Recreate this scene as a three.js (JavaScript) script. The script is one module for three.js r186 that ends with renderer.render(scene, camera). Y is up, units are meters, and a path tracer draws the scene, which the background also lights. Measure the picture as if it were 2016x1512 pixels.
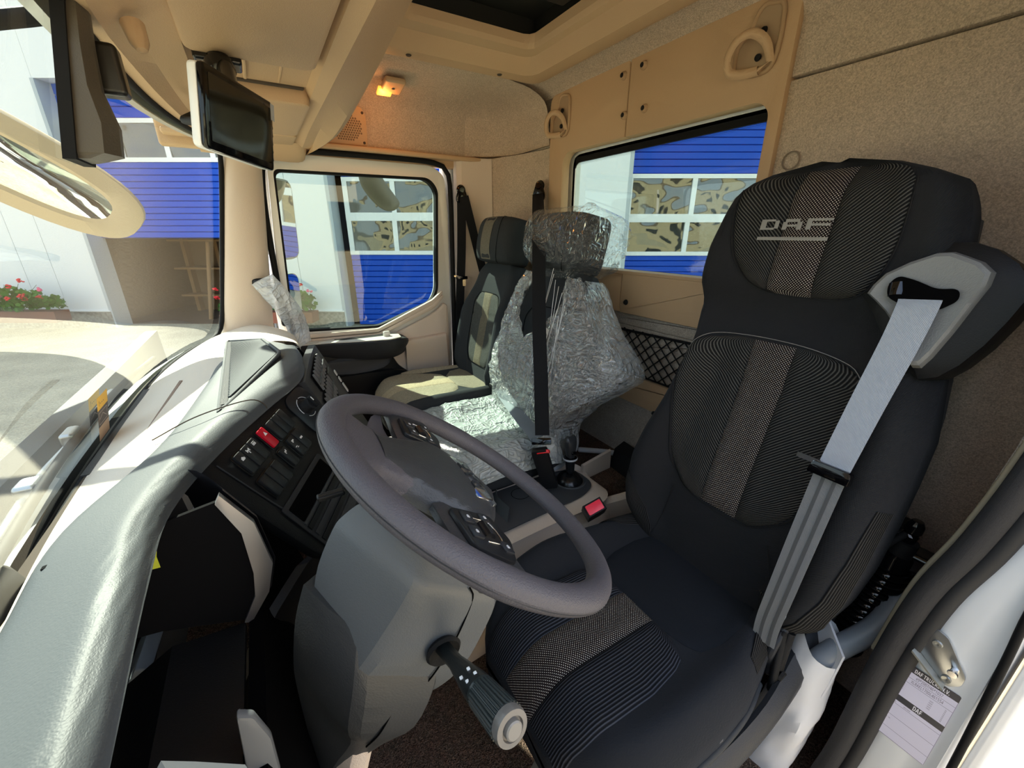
import * as THREE from 'three';
import { mergeGeometries, mergeVertices, toCreasedNormals } from 'three/addons/utils/BufferGeometryUtils.js';
import { RoundedBoxGeometry } from 'three/addons/geometries/RoundedBoxGeometry.js';
import { ImprovedNoise } from 'three/addons/math/ImprovedNoise.js';
import { FontLoader } from 'three/addons/loaders/FontLoader.js';
import { TextGeometry } from 'three/addons/geometries/TextGeometry.js';
import { RectAreaLightUniformsLib } from 'three/addons/lights/RectAreaLightUniformsLib.js';

// ---------------------------------------------------------------- camera, sky, sun, exposure
// x runs to the rear of the cab, y up, z towards the driver's door; metres
const scene = new THREE.Scene();
const camera = new THREE.PerspectiveCamera(2 * Math.atan(756 / 800) * 180 / Math.PI, 4 / 3, 0.02, 300);
{
  const yaw = 30.8 * Math.PI / 180, pitch = 20.3 * Math.PI / 180;
  camera.position.set(0, 1.1, 0);
  camera.lookAt(Math.sin(yaw) * Math.cos(pitch), 1.1 - Math.sin(pitch), -Math.cos(yaw) * Math.cos(pitch));
}
scene.add(camera);
const renderer = new THREE.WebGLRenderer({ antialias: true });
renderer.toneMapping = THREE.LinearToneMapping;
renderer.toneMappingExposure = 1.3;
renderer.shadowMap.enabled = true;
RectAreaLightUniformsLib.init();
{
  // open sky: pale near the horizon, blue above, with a broad veil of thin bright cloud
  const w = 256, h = 128, d = new Float32Array(w * h * 4), nz = new ImprovedNoise();
  for (let j = 0; j < h; j++) for (let i = 0; i < w; i++) {
    const el = (j + 0.5) / h * Math.PI - Math.PI / 2, az = (i + 0.5) / w * 2 * Math.PI, k = (j * w + i) * 4;
    const up = Math.max(0, Math.sin(el)), cx = Math.cos(az) * Math.cos(el), cz = Math.sin(az) * Math.cos(el);
    const n = 0.5 + 0.5 * nz.noise(cx * 2.2, up * 4 + 3, cz * 2.2) + 0.25 * nz.noise(cx * 5, up * 9, cz * 5 + 7);
    const c = Math.min(1, Math.max(0, n * 1.1 - 0.1)) * 0.75, hz = Math.exp(-up * 3.2);
    const base = [0.42 + 0.5 * hz, 0.62 + 0.36 * hz, 1.0 + 0.05 * hz], cl = [1.25, 1.22, 1.18];
    for (let q = 0; q < 3; q++) d[k + q] = el < -0.02 ? [0.5, 0.47, 0.42][q] : base[q] * (1 - c) + cl[q] * c;
    d[k + 3] = 1;
  }
  const t = new THREE.DataTexture(d, w, h, THREE.RGBAFormat, THREE.FloatType);
  t.mapping = THREE.EquirectangularReflectionMapping; t.colorSpace = THREE.LinearSRGBColorSpace;
  t.magFilter = THREE.LinearFilter; t.minFilter = THREE.LinearFilter; t.needsUpdate = true;
  scene.background = t; scene.environment = t;
  scene.backgroundIntensity = 1.9; scene.environmentIntensity = 1.9;
}
const sun = new THREE.DirectionalLight(new THREE.Color(1.0, 0.93, 0.8), 17);
sun.position.set(-0.265, 0.669, -0.695).multiplyScalar(20); sun.target.position.set(0, 0, 0);
sun.castShadow = true; sun.shadow.mapSize.set(4096, 4096); sun.shadow.bias = -0.0004;
Object.assign(sun.shadow.camera, { left: -16, right: 16, top: 16, bottom: -16, near: 1, far: 60 });
scene.add(sun, sun.target);

// ---------------------------------------------------------------- helpers
const V = (x, y, z) => new THREE.Vector3(x, y, z), v3 = (a) => V(a[0], a[1], a[2]);
let seed = 7; const rnd = () => (seed = (seed * 16807) % 2147483647) / 2147483647;
const PN = new ImprovedNoise();
const lerp = (a, b, t) => a + (b - a) * t, clamp = (x, a, b) => Math.min(b, Math.max(a, x));
const sm = (a, b, x) => { const t = clamp((x - a) / (b - a), 0, 1); return t * t * (3 - 2 * t); };
function table(xs, ys) { return (x) => { if (x <= xs[0]) return ys[0]; for (let i = 1; i < xs.length; i++) if (x <= xs[i]) { const t = (x - xs[i - 1]) / (xs[i] - xs[i - 1]); return lerp(ys[i - 1], ys[i], t); } return ys[ys.length - 1]; }; }
const counts = {}, bases = new WeakMap();
function numbered(n) { const k = counts[n] = (counts[n] ?? -1) + 1; return k ? n + '_' + String(k).padStart(3, '0') : n; }
function tag(o, label, category, group, kind) { if (label) o.userData.label = label; if (category) o.userData.category = category; if (group) o.userData.group = group; if (kind) o.userData.kind = kind; return o; }
function thing(name, label, category, base = [0, 0, 0], group) {
  const o = new THREE.Group(); o.name = numbered(name); o.position.set(...base); bases.set(o, base); scene.add(o); return tag(o, label, category, group);
}
function structure(name, base = [0, 0, 0]) { const o = new THREE.Group(); o.name = name; o.position.set(...base); bases.set(o, base); scene.add(o); o.userData.kind = 'structure'; return o; }
function norm(g) {
  g = g.index ? g.toNonIndexed() : g.clone();
  for (const k of Object.keys(g.attributes)) if (!['position', 'normal', 'uv'].includes(k)) g.deleteAttribute(k);
  if (!g.attributes.normal) g.computeVertexNormals();
  if (!g.attributes.uv) boxUV(g);
  return g;
}
function boxUV(g) {
  if (g.index) g = g.toNonIndexed();
  const p = g.attributes.position, uv = new Float32Array(p.count * 2), a = V(), b = V(), c = V();
  for (let i = 0; i < p.count; i += 3) {
    a.fromBufferAttribute(p, i); b.fromBufferAttribute(p, i + 1); c.fromBufferAttribute(p, i + 2);
    const n = b.clone().sub(a).cross(c.clone().sub(a)), ax = Math.abs(n.x), ay = Math.abs(n.y), az = Math.abs(n.z);
    [a, b, c].forEach((q, k) => { const t = ax >= ay && ax >= az ? [q.z, q.y] : ay >= az ? [q.x, q.z] : [q.x, q.y]; uv[(i + k) * 2] = t[0]; uv[(i + k) * 2 + 1] = t[1]; });
  }
  g.setAttribute('uv', new THREE.BufferAttribute(uv, 2)); return g;
}
// add a mesh (world-coordinate geometry) under a thing; keep='local' leaves coordinates as they are
function part(name, geos, mat, parent = null, label, local) {
  const list = (Array.isArray(geos) ? geos : [geos]).map(norm), g = list.length > 1 ? mergeGeometries(list) : list[0];
  let root = parent; while (root && !bases.has(root) && root.parent) root = root.parent;
  const b = root && bases.get(root);
  if (b && !local) g.translate(-b[0], -b[1], -b[2]);
  const m = new THREE.Mesh(g, mat); m.name = parent ? name : numbered(name); m.castShadow = m.receiveShadow = true;
  (parent ?? scene).add(m); if (label) m.userData.label = label; return m;
}
function solo(name, geos, mat, label, category, group) { return tag(part(name, geos, mat), label, category, group); }

function catmull(p, n) {           // p: array of numbers-arrays; n samples per span, passes through every point
  const out = [], m = p.length; if (n <= 1 || m < 3) { if (n <= 1) return p.map((q) => q.slice()); }
  for (let i = 0; i < m - 1; i++) {
    const a = p[Math.max(0, i - 1)], b = p[i], c = p[i + 1], d = p[Math.min(m - 1, i + 2)];
    for (let k = 0; k < n; k++) { const t = k / n, t2 = t * t, t3 = t2 * t; out.push(b.map((_, q) => 0.5 * (2 * b[q] + (c[q] - a[q]) * t + (2 * a[q] - 5 * b[q] + 4 * c[q] - d[q]) * t2 + (3 * b[q] - a[q] - 3 * c[q] + d[q]) * t3))); }
  }
  out.push(p[m - 1].slice()); return out;
}
// surface through rows of points; nu samples per span along a row, nv per span across rows
function loft(rows, { nu = 1, nv = 1, closed = false, caps = false, crease = 0.6, uvs = 1 } = {}) {
  let R = rows.map((r) => catmull(closed ? [...r, r[0]] : r, nu));
  if (nv > 1) { const cols = R[0].map((_, i) => catmull(R.map((r) => r[i]), nv)); R = cols[0].map((_, j) => cols.map((c) => c[j])); }
  const m = R[0].length, n = R.length, pos = [], uv = [], idx = [], dist = (a, b) => Math.hypot(a[0] - b[0], a[1] - b[1], a[2] - b[2]);
  const midr = R[n >> 1], midc = m >> 1, us = [0], vs = [0];
  for (let i = 1; i < m; i++) us.push(us[i - 1] + dist(midr[i], midr[i - 1]));
  for (let j = 1; j < n; j++) vs.push(vs[j - 1] + dist(R[j][midc], R[j - 1][midc]));
  for (let j = 0; j < n; j++) for (let i = 0; i < m; i++) { pos.push(...R[j][i]); uv.push(us[i] * uvs, vs[j] * uvs); }
  for (let j = 0; j < n - 1; j++) for (let i = 0; i < m - 1; i++) { const a = j * m + i, b = a + 1, c = a + m, d = c + 1; idx.push(a, b, d, a, d, c); }
  if (caps) for (const j of [0, n - 1]) {
    const c = [0, 0, 0]; for (let i = 0; i < m; i++) for (let q = 0; q < 3; q++) c[q] += R[j][i][q] / m;
    const k = pos.length / 3; pos.push(...c); uv.push(0, 0);
    for (let i = 0; i < m; i++) { const a = j * m + i, b = j * m + (i + 1) % m; j ? idx.push(a, b, k) : idx.push(b, a, k); }
  }
  const g = new THREE.BufferGeometry();
  g.setAttribute('position', new THREE.Float32BufferAttribute(pos, 3)); g.setAttribute('uv', new THREE.Float32BufferAttribute(uv, 2)); g.setIndex(idx);
  return crease > 3 ? (g.computeVertexNormals(), g) : toCreasedNormals(g, crease);
}
// a sheet with thickness: front surface from rows, back surface offset by dir*t (dir fixed) and closed rims
function shell(rows, dir, o = {}) {
  const back = rows.map((r) => r.map((p) => [p[0] + dir[0], p[1] + dir[1], p[2] + dir[2]]));
  const nu = o.nu ?? 1, nv = o.nv ?? 1, f = (R) => { let q = R.map((r) => catmull(r, nu)); if (nv > 1) { const cols = q[0].map((_, i) => catmull(q.map((r) => r[i]), nv)); q = cols[0].map((_, j) => cols.map((c) => c[j])); } return q; };
  const A = f(rows), B = f(back), ring = (A, B) => A.map((r, j) => [...r, ...B[j].slice().reverse()]);
  const full = ring(A, B);
  return loft([full[0].map((_, i) => { const m = A[0].length, k = i < m ? i : 2 * m - 1 - i; return A[0][k].map((v, q) => (v + B[0][k][q]) / 2); }), ...full,
    full[full.length - 1].map((_, i) => { const m = A[0].length, k = i < m ? i : 2 * m - 1 - i, j = A.length - 1; return A[j][k].map((v, q) => (v + B[j][k][q]) / 2); })], { closed: true, crease: o.crease ?? 0.7 });
}
function roundShape(pts, r) {
  const s = new THREE.Shape(), n = pts.length, R = Array.isArray(r) ? r : pts.map(() => r);
  for (let i = 0; i < n; i++) {
    const p = pts[i], a = pts[(i + n - 1) % n], b = pts[(i + 1) % n], la = Math.hypot(a[0] - p[0], a[1] - p[1]), lb = Math.hypot(b[0] - p[0], b[1] - p[1]), q = Math.min(R[i], la * 0.49, lb * 0.49);
    const A = [p[0] + (a[0] - p[0]) / la * q, p[1] + (a[1] - p[1]) / la * q], B = [p[0] + (b[0] - p[0]) / lb * q, p[1] + (b[1] - p[1]) / lb * q];
    i ? s.lineTo(...A) : s.moveTo(...A); if (q > 1e-5) s.quadraticCurveTo(p[0], p[1], ...B);
  }
  s.closePath(); return s;
}
// plate: polygon in the plane (o; u, v), thickness d along u x v
function plate(o, u, v, pts, d, { r = 0, bevel = 0, holes = [], hr = 0, seg = 6 } = {}) {
  const s = roundShape(pts, r); holes.forEach((h, i) => s.holes.push(roundShape(h, Array.isArray(hr) && Array.isArray(hr[0]) ? hr[i] : hr)));
  const g = new THREE.ExtrudeGeometry(s, { depth: Math.max(1e-4, d - 2 * bevel), bevelEnabled: bevel > 0, bevelThickness: bevel, bevelSize: bevel, bevelOffset: -bevel, bevelSegments: 2, curveSegments: seg });
  if (bevel > 0) g.translate(0, 0, bevel);
  const U = v3(u).normalize(), W = U.clone().cross(v3(v)).normalize(), Vv = W.clone().cross(U);
  g.applyMatrix4(new THREE.Matrix4().makeBasis(U, Vv, W).setPosition(...o));
  return toCreasedNormals(g, 0.5);
}
const rect = (x0, y0, x1, y1) => [[x0, y0], [x1, y0], [x1, y1], [x0, y1]];
function rbox(c, s, r = 0.005, m) { const g = new RoundedBoxGeometry(s[0], s[1], s[2], 2, Math.min(r, s[0] / 2.01, s[1] / 2.01, s[2] / 2.01)); if (m) g.applyMatrix4(m); g.translate(...c); return boxUV(g); }
function tube(pts, r, { seg = 8, n = 6, closed = false, tension = 0.5 } = {}) {
  const c = new THREE.CatmullRomCurve3(pts.map(v3), closed, 'catmullrom', tension), g = new THREE.TubeGeometry(c, pts.length * n, r, seg, closed);
  if (closed) return g;
  const ends = [0, 1].map((t) => { const s = new THREE.SphereGeometry(r, seg, 4); s.translate(...c.getPoint(t).toArray()); return norm(s); });
  return mergeGeometries([norm(g), ...ends]);
}
function rod(a, b, r0, r1 = r0, seg = 16) {
  const A = v3(a), B = v3(b), d = B.clone().sub(A), g = new THREE.CylinderGeometry(r1, r0, d.length(), seg);
  g.applyQuaternion(new THREE.Quaternion().setFromUnitVectors(V(0, 1, 0), d.clone().normalize())); g.translate(...A.add(B).multiplyScalar(0.5).toArray()); return toCreasedNormals(g, 0.6);
}
function lathe(prof, o, axis, seg = 24) { const g = new THREE.LatheGeometry(prof.map((p) => new THREE.Vector2(p[0], p[1])), seg); g.applyQuaternion(new THREE.Quaternion().setFromUnitVectors(V(0, 1, 0), v3(axis).normalize())); g.translate(...o); return toCreasedNormals(g, 0.6); }
// strap: flat webbing along points, each with a width direction
function strap(pts, dirs, w, t = 0.0014, n = 8) {
  const P = catmull(pts, n), D = catmull(dirs.length === pts.length ? dirs : pts.map(() => dirs[0]), n), rows = [];
  P.forEach((p, i) => {
    const q = v3(P[Math.min(i + 1, P.length - 1)]).sub(v3(P[Math.max(0, i - 1)])).normalize(), s = v3(D[i]); s.addScaledVector(q, -s.dot(q)).normalize();
    const nn = q.clone().cross(s).normalize(), C = v3(p), hw = (Array.isArray(w) ? lerp(w[0], w[1], i / (P.length - 1)) : w) / 2;
    rows.push([[-hw, -t / 2], [-hw * 0.33, -t / 2], [hw * 0.33, -t / 2], [hw, -t / 2], [hw, t / 2], [hw * 0.33, t / 2], [-hw * 0.33, t / 2], [-hw, t / 2]].map(([a, b]) => C.clone().addScaledVector(s, a).addScaledVector(nn, b).toArray()));
  });
  return loft(rows, { closed: true, caps: true, crease: 0.6 });
}

// ---------------------------------------------------------------- textures (colour, grain, weave only)
function dtex(w, h, fn, rep = [1, 1], srgb = true) {
  const d = new Uint8Array(w * h * 4);
  for (let j = 0; j < h; j++) for (let i = 0; i < w; i++) { const c = fn(i / w, j / h, i, j), k = (j * w + i) * 4; if (typeof c === 'number') d[k] = d[k + 1] = d[k + 2] = clamp(c * 255, 0, 255); else for (let q = 0; q < 3; q++) d[k + q] = clamp(c[q] * 255, 0, 255); d[k + 3] = 255; }
  const t = new THREE.DataTexture(d, w, h); t.wrapS = t.wrapT = THREE.RepeatWrapping; t.magFilter = THREE.LinearFilter; t.minFilter = THREE.LinearMipmapLinearFilter; t.generateMipmaps = true;
  if (srgb) t.colorSpace = THREE.SRGBColorSpace; t.repeat.set(...rep); t.needsUpdate = true; return t;
}
// tileable noise: sum of periodic lattice noise
const lat = {}; function pn(u, v, f, s = 0) {
  const key = f + '_' + s; if (!lat[key]) { let q = 1 + f * 131 + s * 977; const a = lat[key] = new Float32Array(f * f); for (let i = 0; i < f * f; i++) { q = (q * 16807 + 11) % 2147483647; a[i] = q / 2147483647; } }
  const a = lat[key], x = u * f, y = v * f, i = Math.floor(x), j = Math.floor(y), tx = x - i, ty = y - j, g = (p, q) => a[((q % f) + f) % f * f + ((p % f) + f) % f], e = (t) => t * t * (3 - 2 * t);
  return lerp(lerp(g(i, j), g(i + 1, j), e(tx)), lerp(g(i, j + 1), g(i + 1, j + 1), e(tx)), e(ty));
}
const grainBump = dtex(256, 256, (u, v) => 0.5 * pn(u, v, 64) + 0.3 * pn(u, v, 100, 1) + 0.2 * pn(u, v, 32, 2), [12, 12], false);
const leatherBump = dtex(512, 512, (u, v) => { const n = pn(u, v, 80) * 0.6 + pn(u, v, 128, 3) * 0.4; return sm(0.25, 0.7, n); }, [11, 11], false);
const feltMap = (c) => dtex(512, 512, (u, v) => { const n = (pn(u, v, 128) - 0.5) * 0.16 + (pn(u, v, 256, 2) - 0.5) * 0.2 + (pn(u, v, 14, 5) - 0.5) * 0.03; return c.map((q) => q * (1 + n)); }, [3, 3]);
const feltBump = dtex(512, 512, (u, v) => 0.5 * pn(u, v, 256, 2) + 0.5 * pn(u, v, 128), [3, 3], false);
// ribbed twill: fine cords (in metres through uv)
const twill = (c0, c1, dx, dy) => dtex(64, 64, (u, v) => { const s = 0.5 + 0.5 * Math.sin(2 * Math.PI * (u * dx + v * dy)), w = 0.85 + 0.3 * pn(u, v, 32); return c0.map((q, i) => lerp(q, c1[i], s * s) * w); });
const twillBump = (dx, dy) => dtex(64, 64, (u, v) => 0.5 + 0.5 * Math.sin(2 * Math.PI * (u * dx + v * dy)), [1, 1], false);
const rep = (t, a, b) => { const q = t.clone(); q.repeat.set(a, b); q.needsUpdate = true; return q; };
function M(hex, rough, o = {}) { return new THREE.MeshPhysicalMaterial({ color: hex, roughness: rough, side: THREE.DoubleSide, ...o }); }
const beigeP = M(0xc2a27f, 0.55, { bumpMap: grainBump, bumpScale: 0.0004, specularIntensity: 0.6 });
const beigeD = M(0xd6c6b6, 0.6, { bumpMap: grainBump, bumpScale: 0.0005, specularIntensity: 0.5 });
const felt = M(0xffffff, 0.95, { map: feltMap([0.735, 0.665, 0.59]), bumpMap: feltBump, bumpScale: 0.0012, specularIntensity: 0.15, sheen: 0.3, sheenColor: new THREE.Color(0.6, 0.55, 0.5), sheenRoughness: 0.6 });
const feltG = M(0xffffff, 0.95, { map: feltMap([0.66, 0.615, 0.57]), bumpMap: feltBump, bumpScale: 0.0012, specularIntensity: 0.15, sheen: 0.3, sheenColor: new THREE.Color(0.6, 0.58, 0.55), sheenRoughness: 0.6 });
const greyP = M(0x4c5052, 0.52, { bumpMap: grainBump, bumpScale: 0.00022, specularIntensity: 0.6 });
const darkP = M(0x303236, 0.5, { bumpMap: grainBump, bumpScale: 0.0004, specularIntensity: 0.6 });
const charP = M(0x3e4043, 0.48, { bumpMap: grainBump, bumpScale: 0.0003, specularIntensity: 0.6 });
const blackP = M(0x17181a, 0.45, { bumpMap: grainBump, bumpScale: 0.0003, specularIntensity: 0.5 });
const voidM = M(0x060607, 0.9, { specularIntensity: 0.1 });
const gloss = M(0x08080a, 0.08), chrome = M(0xe6e6e8, 0.12, { metalness: 1 }), steel = M(0xb8bcc0, 0.32, { metalness: 1 }), satin = M(0xb4b2b6, 0.38, { metalness: 0.85 });
const rubber = M(0x141416, 0.7, { specularIntensity: 0.4 }), white = M(0xeef0f2, 0.3, { clearcoat: 0.6, clearcoatRoughness: 0.1 }), redP = M(0xc8102a, 0.35), whiteI = M(0xf4f4f2, 0.5);
const leather = M(0x56545a, 0.46, { bumpMap: leatherBump, bumpScale: 0.00025, specularIntensity: 0.6 });
const webbing = M(0x1c1d20, 0.75, { bumpMap: rep(twillBump(4, 4), 90, 90), bumpScale: 0.0004, specularIntensity: 0.3 });
const webbingG = M(0xa9b0bb, 0.6, { bumpMap: rep(twillBump(4, 4), 90, 90), bumpScale: 0.0004, specularIntensity: 0.4, sheen: 0.4, sheenColor: new THREE.Color(0.7, 0.75, 0.8) });
// ---------------------------------------------------------------- outside: yard, depot front, flowers
const GY = -1.1, FO = V(5.12, 0, -8.59), FR = -30.8 * Math.PI / 180, FU = V(Math.cos(FR), 0, -Math.sin(FR)), FN = V(Math.sin(FR), 0, Math.cos(FR));
const fac = (U, Y, Z = 0) => FO.clone().addScaledVector(FU, U).addScaledVector(FN, Z).setY(Y);
function facGroup(o, U, Y) { bases.set(o, [U, Y, 0]); o.position.copy(fac(U, Y)); o.rotation.y = FR; return o; }
const facThing = (n, l, c, U, Y, g) => facGroup(thing(n, l, c, [0, 0, 0], g), U, Y);
const paving = M(0xffffff, 0.95, { map: dtex(512, 512, (u, v) => { const n = pn(u, v, 128) * 0.5 + pn(u, v, 256, 1) * 0.5, b = pn(u, v, 6, 2); const s = n > 0.62 ? 0.1 : n < 0.36 ? -0.12 : 0; return [0.74, 0.69, 0.59].map((q) => q * (0.94 + s + (b - 0.5) * 0.14)); }, [0.5, 0.5]), bumpMap: dtex(512, 512, (u, v) => pn(u, v, 128), [0.5, 0.5], false), bumpScale: 0.004, specularIntensity: 0.2 });
{
  const g = new THREE.PlaneGeometry(70, 60, 1, 1); g.rotateX(-Math.PI / 2); boxUV(g);
  const s = structure('ground', [0, GY, 0]); const b = new THREE.BoxGeometry(70, 0.2, 60); b.translate(4, GY - 0.1, -4); b.deleteAttribute('uv'); part('paving', boxUV(b), paving, s);
}
const wallW = M(0xf1f3f5, 0.6, { specularIntensity: 0.3 }), wallG = M(0xbfc6cc, 0.6), doorBlue = M(0x1450c8, 0.42, { specularIntensity: 0.5 }), frameW = M(0xf6f7f8, 0.45), concrete = M(0xffffff, 0.95, { map: dtex(256, 256, (u, v) => [0.62, 0.61, 0.58].map((q) => q * (0.86 + 0.28 * pn(u, v, 24) - 0.1 * pn(u, v, 90, 1)))), specularIntensity: 0.2 });
const waves = dtex(256, 256, (u, v) => { const a = pn(u, v, 4, 1) * 6.3 + pn(u, v, 7, 2) * 3; return 0.5 + 0.5 * Math.sin(a * 2.2 + pn(u, v, 3, 5) * 5); }, [0.42, 0.5], false);
const panel = M(0x3c3b35, 0.04, { ior: 2.4, specularIntensity: 1 });
const ebox = (U0, Y0, U1, Y1, z0, z1) => { const g = new THREE.BoxGeometry(U1 - U0, Y1 - Y0, z1 - z0); g.deleteAttribute('uv'); g.translate((U0 + U1) / 2, (Y0 + Y1) / 2, (z0 + z1) / 2); return boxUV(g.toNonIndexed()); };
{
  // white cassette wall between and above the three door bays; dark joints recessed between cassettes
  const w = facGroup(structure('wall_depot'), 0, GY), TOP = 8.6;
  const seg = [[-15, -9.86, [-13.2, -11.6, -10.9]], [-5.86, -4.12, [-5.05]], [0.6, 2.62, [1.38]], [7.3, 12, [8.6, 10.2]]];
  for (const [a, b, js] of seg) {
    part('backing', ebox(a + 0.01, GY, b - 0.01, TOP, -0.45, -0.03), wallG, w);
    const e = [a, ...js, b]; for (let i = 0; i + 1 < e.length; i++) part('cassette', ebox(e[i] + 0.006, GY + 0.42, e[i + 1] - 0.006, TOP, -0.03, 0), wallW, w);
    part('plinth', ebox(a, GY, b, GY + 0.4, -0.05, 0.02), concrete, w); part('sill_strip', ebox(a, GY + 0.4, b, GY + 0.43, -0.05, 0.03), frameW, w);
  }
  for (const [a, b] of [[-9.86, -5.86], [-4.12, 0.6], [2.62, 7.3]]) { part('lintel', ebox(a, 4.1, b, TOP, -0.45, 0), wallW, w); for (const q of [a, b]) part('jamb', ebox(q - 0.04, GY, q + 0.04, 4.1, -0.42, 0.015), wallG, w); }
  part('roof_edge', ebox(-15.1, TOP, 12.1, TOP + 0.15, -0.6, 0.08), wallG, w);
  const hallM = M(0x5a4636, .9); part('hall_back', ebox(-15, GY, 12, TOP, -5.2, -5), hallM, w); part('hall_roof', ebox(-15, 4.2, 12, 4.4, -5, -0.45), hallM, w); part('hall_floor', ebox(-15, GY, 12, GY + .02, -5, -.45), hallM, w); part('hall_side', [ebox(-15.2, GY, -15, TOP, -5, 0), ebox(12, GY, 12.2, TOP, -5, 0), ebox(-4.9, GY, -4.7, TOP, -5, -0.45), ebox(-10.6, GY, -10.4, TOP, -5, -0.45)], hallM, w);
}
function slats(o, a, b, y0, y1, n) { const h = (y1 - y0) / n; for (let i = 0; i < n; i++) part('slat', plate([b, 0, -0.36], [0, 0, 1], [0, 1, 0], [[0, y0 + i * h + 0.012], [0.03, y0 + i * h + 0.022], [0.03, y0 + (i + 1) * h - 0.004], [0, y0 + (i + 1) * h + 0.006], [-0.03, y0 + (i + 1) * h], [-0.03, y0 + i * h]], b - a), doorBlue, o); }
function windowsRow(o, a, b, y0, y1, mull) {
  for (const [p, q] of [[y0, y0 + 0.09], [y1 - 0.09, y1]]) part('rail', ebox(a, p, b, q, -0.38, -0.3), frameW, o);
  const e = [a, ...mull, b];
  e.forEach((m, i) => part('mullion', ebox(clamp(m - 0.055, a, b - 0.11), y0 + 0.09, clamp(m + 0.055, a + 0.11, b), y1 - 0.09, -0.38, -0.305), frameW, o));
  for (let i = 0; i + 1 < e.length; i++) { const W = e[i + 1] - e[i] - .08, Hh = y1 - y0 - .16, g = new THREE.PlaneGeometry(W, Hh, 28, 20), p = g.attributes.position, k = rnd() * 40; for (let q = 0; q < p.count; q++) { const x = p.getX(q), y = p.getY(q); p.setZ(q, .026 * PN.noise(x * 1.7 + k, y * 2.0, k + .37) + .006 * PN.noise(x * 4 + k, y * 4.6, k + 9.41)); } g.computeVertexNormals(); g.translate((e[i] + e[i + 1]) / 2, (y0 + y1) / 2, -.335); const back = ebox(e[i] + .04, y0 + .08, e[i + 1] - .04, y1 - .08, -.375, -.365); part('pane', [g, back], panel, o); }
}
{
  const s = 1.036, yy = (y) => 1.1 + (y - 1.1) * s;
  const SB = 1;
  const B = facThing('sectional_door', 'closed blue sectional door with two rows of panes seen through the side window', 'door', -3.86, GY);
  slats(B, -3.9, 0.62, GY, yy(0.64), 13); windowsRow(B, -3.9, 0.62, yy(0.64), yy(1.46), [-2.77, -1.66, -0.55]); windowsRow(B, -3.9, 0.62, yy(1.46), yy(2.27), [-2.75, -1.66, -0.55]); slats(B, -3.9, 0.62, yy(2.27), 4.1, 13);
  const C = facThing('sectional_door', 'closed blue sectional door filling the rear window on the right', 'door', 2.66, GY);
  slats(C, 2.66, 7.3, GY, yy(0.62), 13); windowsRow(C, 2.66, 7.3, yy(0.62), yy(1.43), [4.14, 5.66]); windowsRow(C, 2.66, 7.3, yy(1.43), yy(2.33), [4.19, 5.66]); slats(C, 2.66, 7.3, yy(2.33), 4.1, 12);
  const A = facThing('sectional_door', 'half raised blue sectional door above the dark bay behind the windscreen', 'door', -9.86, yy(1));
  slats(A, -9.86, -5.86, yy(1), yy(2.56), 12); windowsRow(A, -9.86, -5.86, yy(2.56), yy(3.38), [-8.72, -7.68, -6.7]); slats(A, -9.86, -5.86, yy(3.38), 4.1, 3);
  const brown = M(0x6a5238, 0.8), timber = M(0x8c6a44, 0.7), card = M(0x94765a, 0.85), drk = M(0x4a3a2c, 0.9);
  const shelf = facThing('storage_rack', 'brown timber rack of boards and cartons inside the open bay', 'rack', -7.6, GY);
  part('back_board', ebox(-9.6, GY, -5.6, 1.6, -2.6, -2.5), brown, shelf);
  for (let i = 0; i < 5; i++) part('post', ebox(-9.5 + i * 0.95, GY, -9.4 + i * 0.95, 1.5, -2.5, -2.3), timber, shelf);
  for (let i = 0; i < 3; i++) part('shelf_board', ebox(-9.55, GY + 0.5 + i * 0.75, -5.6, GY + 0.55 + i * 0.75, -2.5, -1.9), timber, shelf);
  for (let i = 0; i < 0; i++) { const u = -9.3 + (i % 5) * 0.75 + 0.1 * rnd(), y = GY + 0.55 + (i % 2) * 0.75; solo('carton', [rbox([0, 0, 0], [0.5, 0.45, 0.4], 0.01)], i % 3 ? card : drk, ['brown carton on the lower shelf inside the open bay', 'brown carton on the upper shelf inside the open bay'][i % 2], 'carton', 'cartons on the bay rack').position.copy(fac(u + 0.25, y + 0.24, -2.15)); }
  for (const o of scene.children) if (/^carton/.test(o.name)) o.rotation.y = FR;
  const plank = solo('plank', rod([0, 0, 0], [0.28, 2.0, -0.2], 0.05), timber, 'brown timber pole leaning inside the open bay behind the windscreen', 'pole'); plank.position.copy(fac(-8.2, GY, -1.0)); plank.rotation.y = FR;
}
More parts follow.
